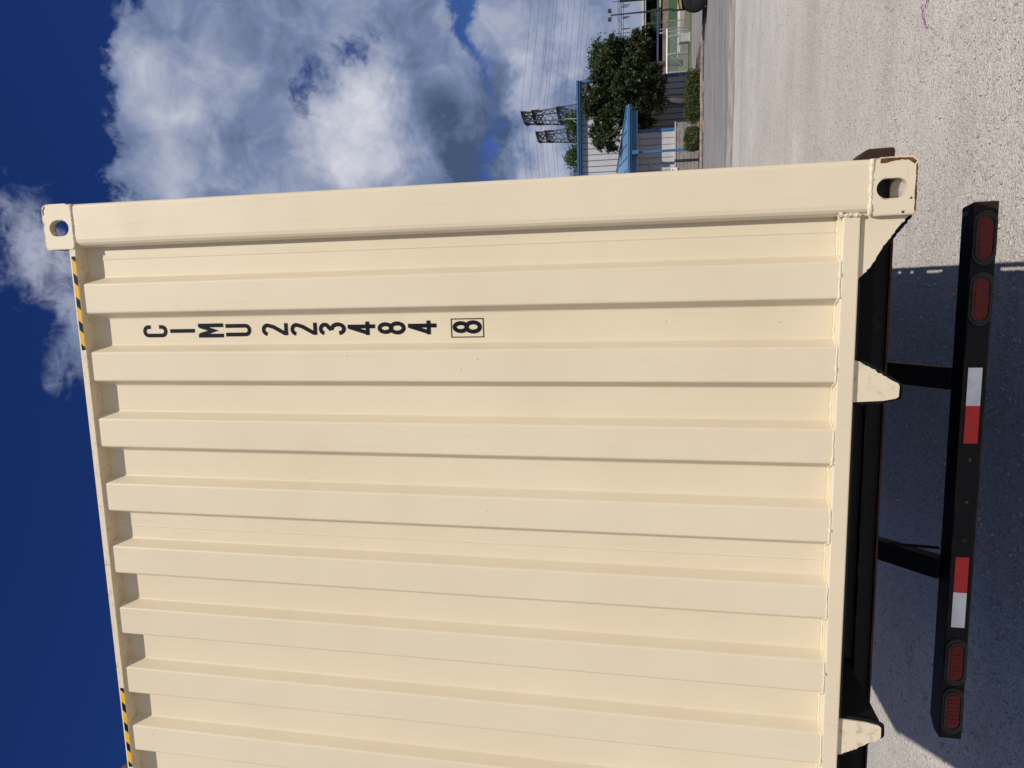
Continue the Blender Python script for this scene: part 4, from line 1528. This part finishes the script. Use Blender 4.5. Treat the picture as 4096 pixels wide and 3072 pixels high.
# blue pipe rail in front of the shed
rl = empty('pipe_rail', (38, 100, 0), 'dark blue rail running in front of the far shed', 'railing')
MB().beam((20, 100, 1.36), (92, 100, 1.20), 0.12, 0.26).build('rail', 'navy_rail', rl)
for k in range(12):
    MB().box(22+5.4*k, 22.16+5.4*k, 99.93, 100.07, 0, 1.08).build('rail_post', 'white_paint', rl)
wl = MB().box(18, 110, 96.5, 97, 0, 0.72).build('low_brick_wall', 'brick_wall')
tag(wl, 'long low brown wall beyond the lawn in front of the shed', 'wall')
# lamp pole
lp = empty('light_pole', (25.6, 73, 0), 'tall pole with two floodlights beyond the lawn', 'light pole')
MB().tube([(25.6, 71.2, 0), (25.6, 71.2, 6.0)], [0.10, 0.06], 10).build('pole', 'dark_steel', lp)
MB().beam((25.25, 71.2, 5.95), (25.95, 71.2, 5.95), 0.06).build('cross_arm', 'dark_steel', lp)
for xx in (25.2, 26.0):
    MB().prism([(xx-0.16, 71.0, 5.95), (xx+0.16, 71.0, 5.95), (xx+0.12, 71.0, 6.28), (xx-0.12, 71.0, 6.28)], (0, 0.3, 0)).build('floodlight', 'dark_steel', lp)


# substation gantries
def gantry(x0, x1, y, h, label):
    gm = empty('substation_gantry', ((x0+x1)/2, y, 0), label, 'gantry', 'substation frames in the distance')
    for xx in (x0, x1):
        m = MB()
        w = 0.5
        for dx in (-w, w):
            m.beam((xx+dx, y, 0), (xx+dx*0.5, y, h+1.3), 0.09)
        for k in range(9):
            z0, z1 = h*k/9, h*(k+1)/9
            s = 1 if k % 2 else -1
            m.beam((xx+s*w*(1-0.5*z0/h), y, z0), (xx-s*w*(1-0.5*z1/h), y, z1), 0.06)
        m.build('lattice_column', 'lattice_steel', gm)
    m = MB()
    for zz in (h, h-0.7):
        m.beam((x0, y, zz), (x1, y, zz), 0.09)
    n = int((x1-x0)/0.9)
    for k in range(n):
        a, b = x0+(x1-x0)*k/n, x0+(x1-x0)*(k+1)/n
        m.beam((a, y, h if k % 2 else h-0.7), (b, y, h-0.7 if k % 2 else h), 0.05)
    m.build('lattice_beam', 'lattice_steel', gm)
    for k in range(5):
        xx = x0+(x1-x0)*(k+0.5)/5
        MB().tube([(xx, y, h-0.7), (xx, y, h-1.9)], 0.09, 6).build('insulator', 'insulator', gm)
    return gm


gantry(42.0, 52.5, 140, 8.2, 'lattice gantry of a substation left of the light pole')
gantry(49.5, 60.0, 150, 9.0, 'lattice gantry of a substation right of the light pole')
gantry(38.0, 47.0, 165, 8.6, 'lattice gantry of a substation behind the dark tree')


# ================================================================== PYLONS AND LINES
def pylon(x, y, h, label, turn):
    t = empty('transmission_tower', (x, y, 0), label, 'pylon', 'power line towers beyond the warehouse')
    ca, sa = math.cos(turn), math.sin(turn)
    def Q(u, v, zz): return (x+u*ca-v*sa, y+u*sa+v*ca, zz)
    def hw(zz):
        f = zz/h
        return 2.6*(1-f)**1.4+0.95
    m = MB()
    lev = [h*k/17 for k in range(18)]
    for su in (-1, 1):
        for sv in (-1, 1):
            for k in range(17):
                a, b = lev[k], lev[k+1]
                m.beam(Q(su*hw(a), sv*hw(a), a), Q(su*hw(b), sv*hw(b), b), 0.20)
    for k in range(17):
        a, b = lev[k], lev[k+1]
        for s in (-1, 1):
            m.beam(Q(-hw(a), s*hw(a), a), Q(hw(b), s*hw(b), b), 0.10)
            m.beam(Q(hw(a), s*hw(a), a), Q(-hw(b), s*hw(b), b), 0.10)
            m.beam(Q(s*hw(a), -hw(a), a), Q(s*hw(b), hw(b), b), 0.10)
            m.beam(Q(s*hw(a), hw(a), a), Q(s*hw(b), -hw(b), b), 0.10)
    m.build('lattice_body', 'lattice_steel', t)
    tips = []
    for i, (zz, L) in enumerate(((h, 3.9), (h-2.3, 4.0), (h-7.8, 4.8))):
        m = MB()
        for s in (-1, 1):
            tip = Q(0, s*L, zz)
            for su in (-1, 1):
                m.beam(Q(su*0.95, 0, zz), tip, 0.17)
                m.beam(Q(su*0.95, s*0.9, zz-1.9), tip, 0.17)
                for k in range(1, 6):
                    f = k/6
                    m.beam(Q(su*0.95*(1-f), s*L*f, zz), Q(su*0.95*(1-f*0.9), s*(0.9+(L-0.9)*max(0, f-0.14)), zz-1.9*(1-max(0, f-0.14))), 0.10)
                    m.beam(Q(su*0.95*(1-f), s*L*f, zz), Q(-su*0.95*(1-f), s*L*(f-0.16), zz), 0.10)
            tips.append((tip, i))
        m.build('cross_arm', 'lattice_steel', t)
    for tip, i in tips:
        if i:
            MB().tube([tip, (tip[0], tip[1], tip[2]-1.7)], 0.13, 6).build('insulator_string', 'insulator', t)
    return tips


TUR = R(10)
tp1 = pylon(35.9, 156, 29.9, 'nearer and taller lattice pylon above the warehouse roof', TUR)
tp2 = pylon(37.0, 182, 31.0, 'farther and smaller lattice pylon next to the container post', TUR)
dirv = Vector((math.cos(TUR), math.sin(TUR), 0))
wi = 0
for tips, far_ in ((tp1, 'nearer'), (tp2, 'farther')):
    for tip, i in tips:
        z0 = tip[2]-(1.75 if i else 0.0)
        pts = []
        for k in range(-20, 21):
            s = k*15.0
            half = 150.0
            u = abs(s) % 300.0
            sag = 7.5*(1-((u-half)/half)**2)
            p = Vector((tip[0], tip[1], z0-sag))+dirv*s
            pts.append(p)
        m = MB().tube(pts, 0.026, 4, caps=False)
        o = m.build('power_line', 'wire')
        lv = ('top', 'middle', 'bottom')[i]
        sd = 'back' if tip[1] > (156 if far_ == 'nearer' else 182) else 'front'
        tag(o, '%s cable on the %s arm of the %s pylon' % (sd, lv, far_), 'power line', 'power lines strung between the pylons')
        wi += 1
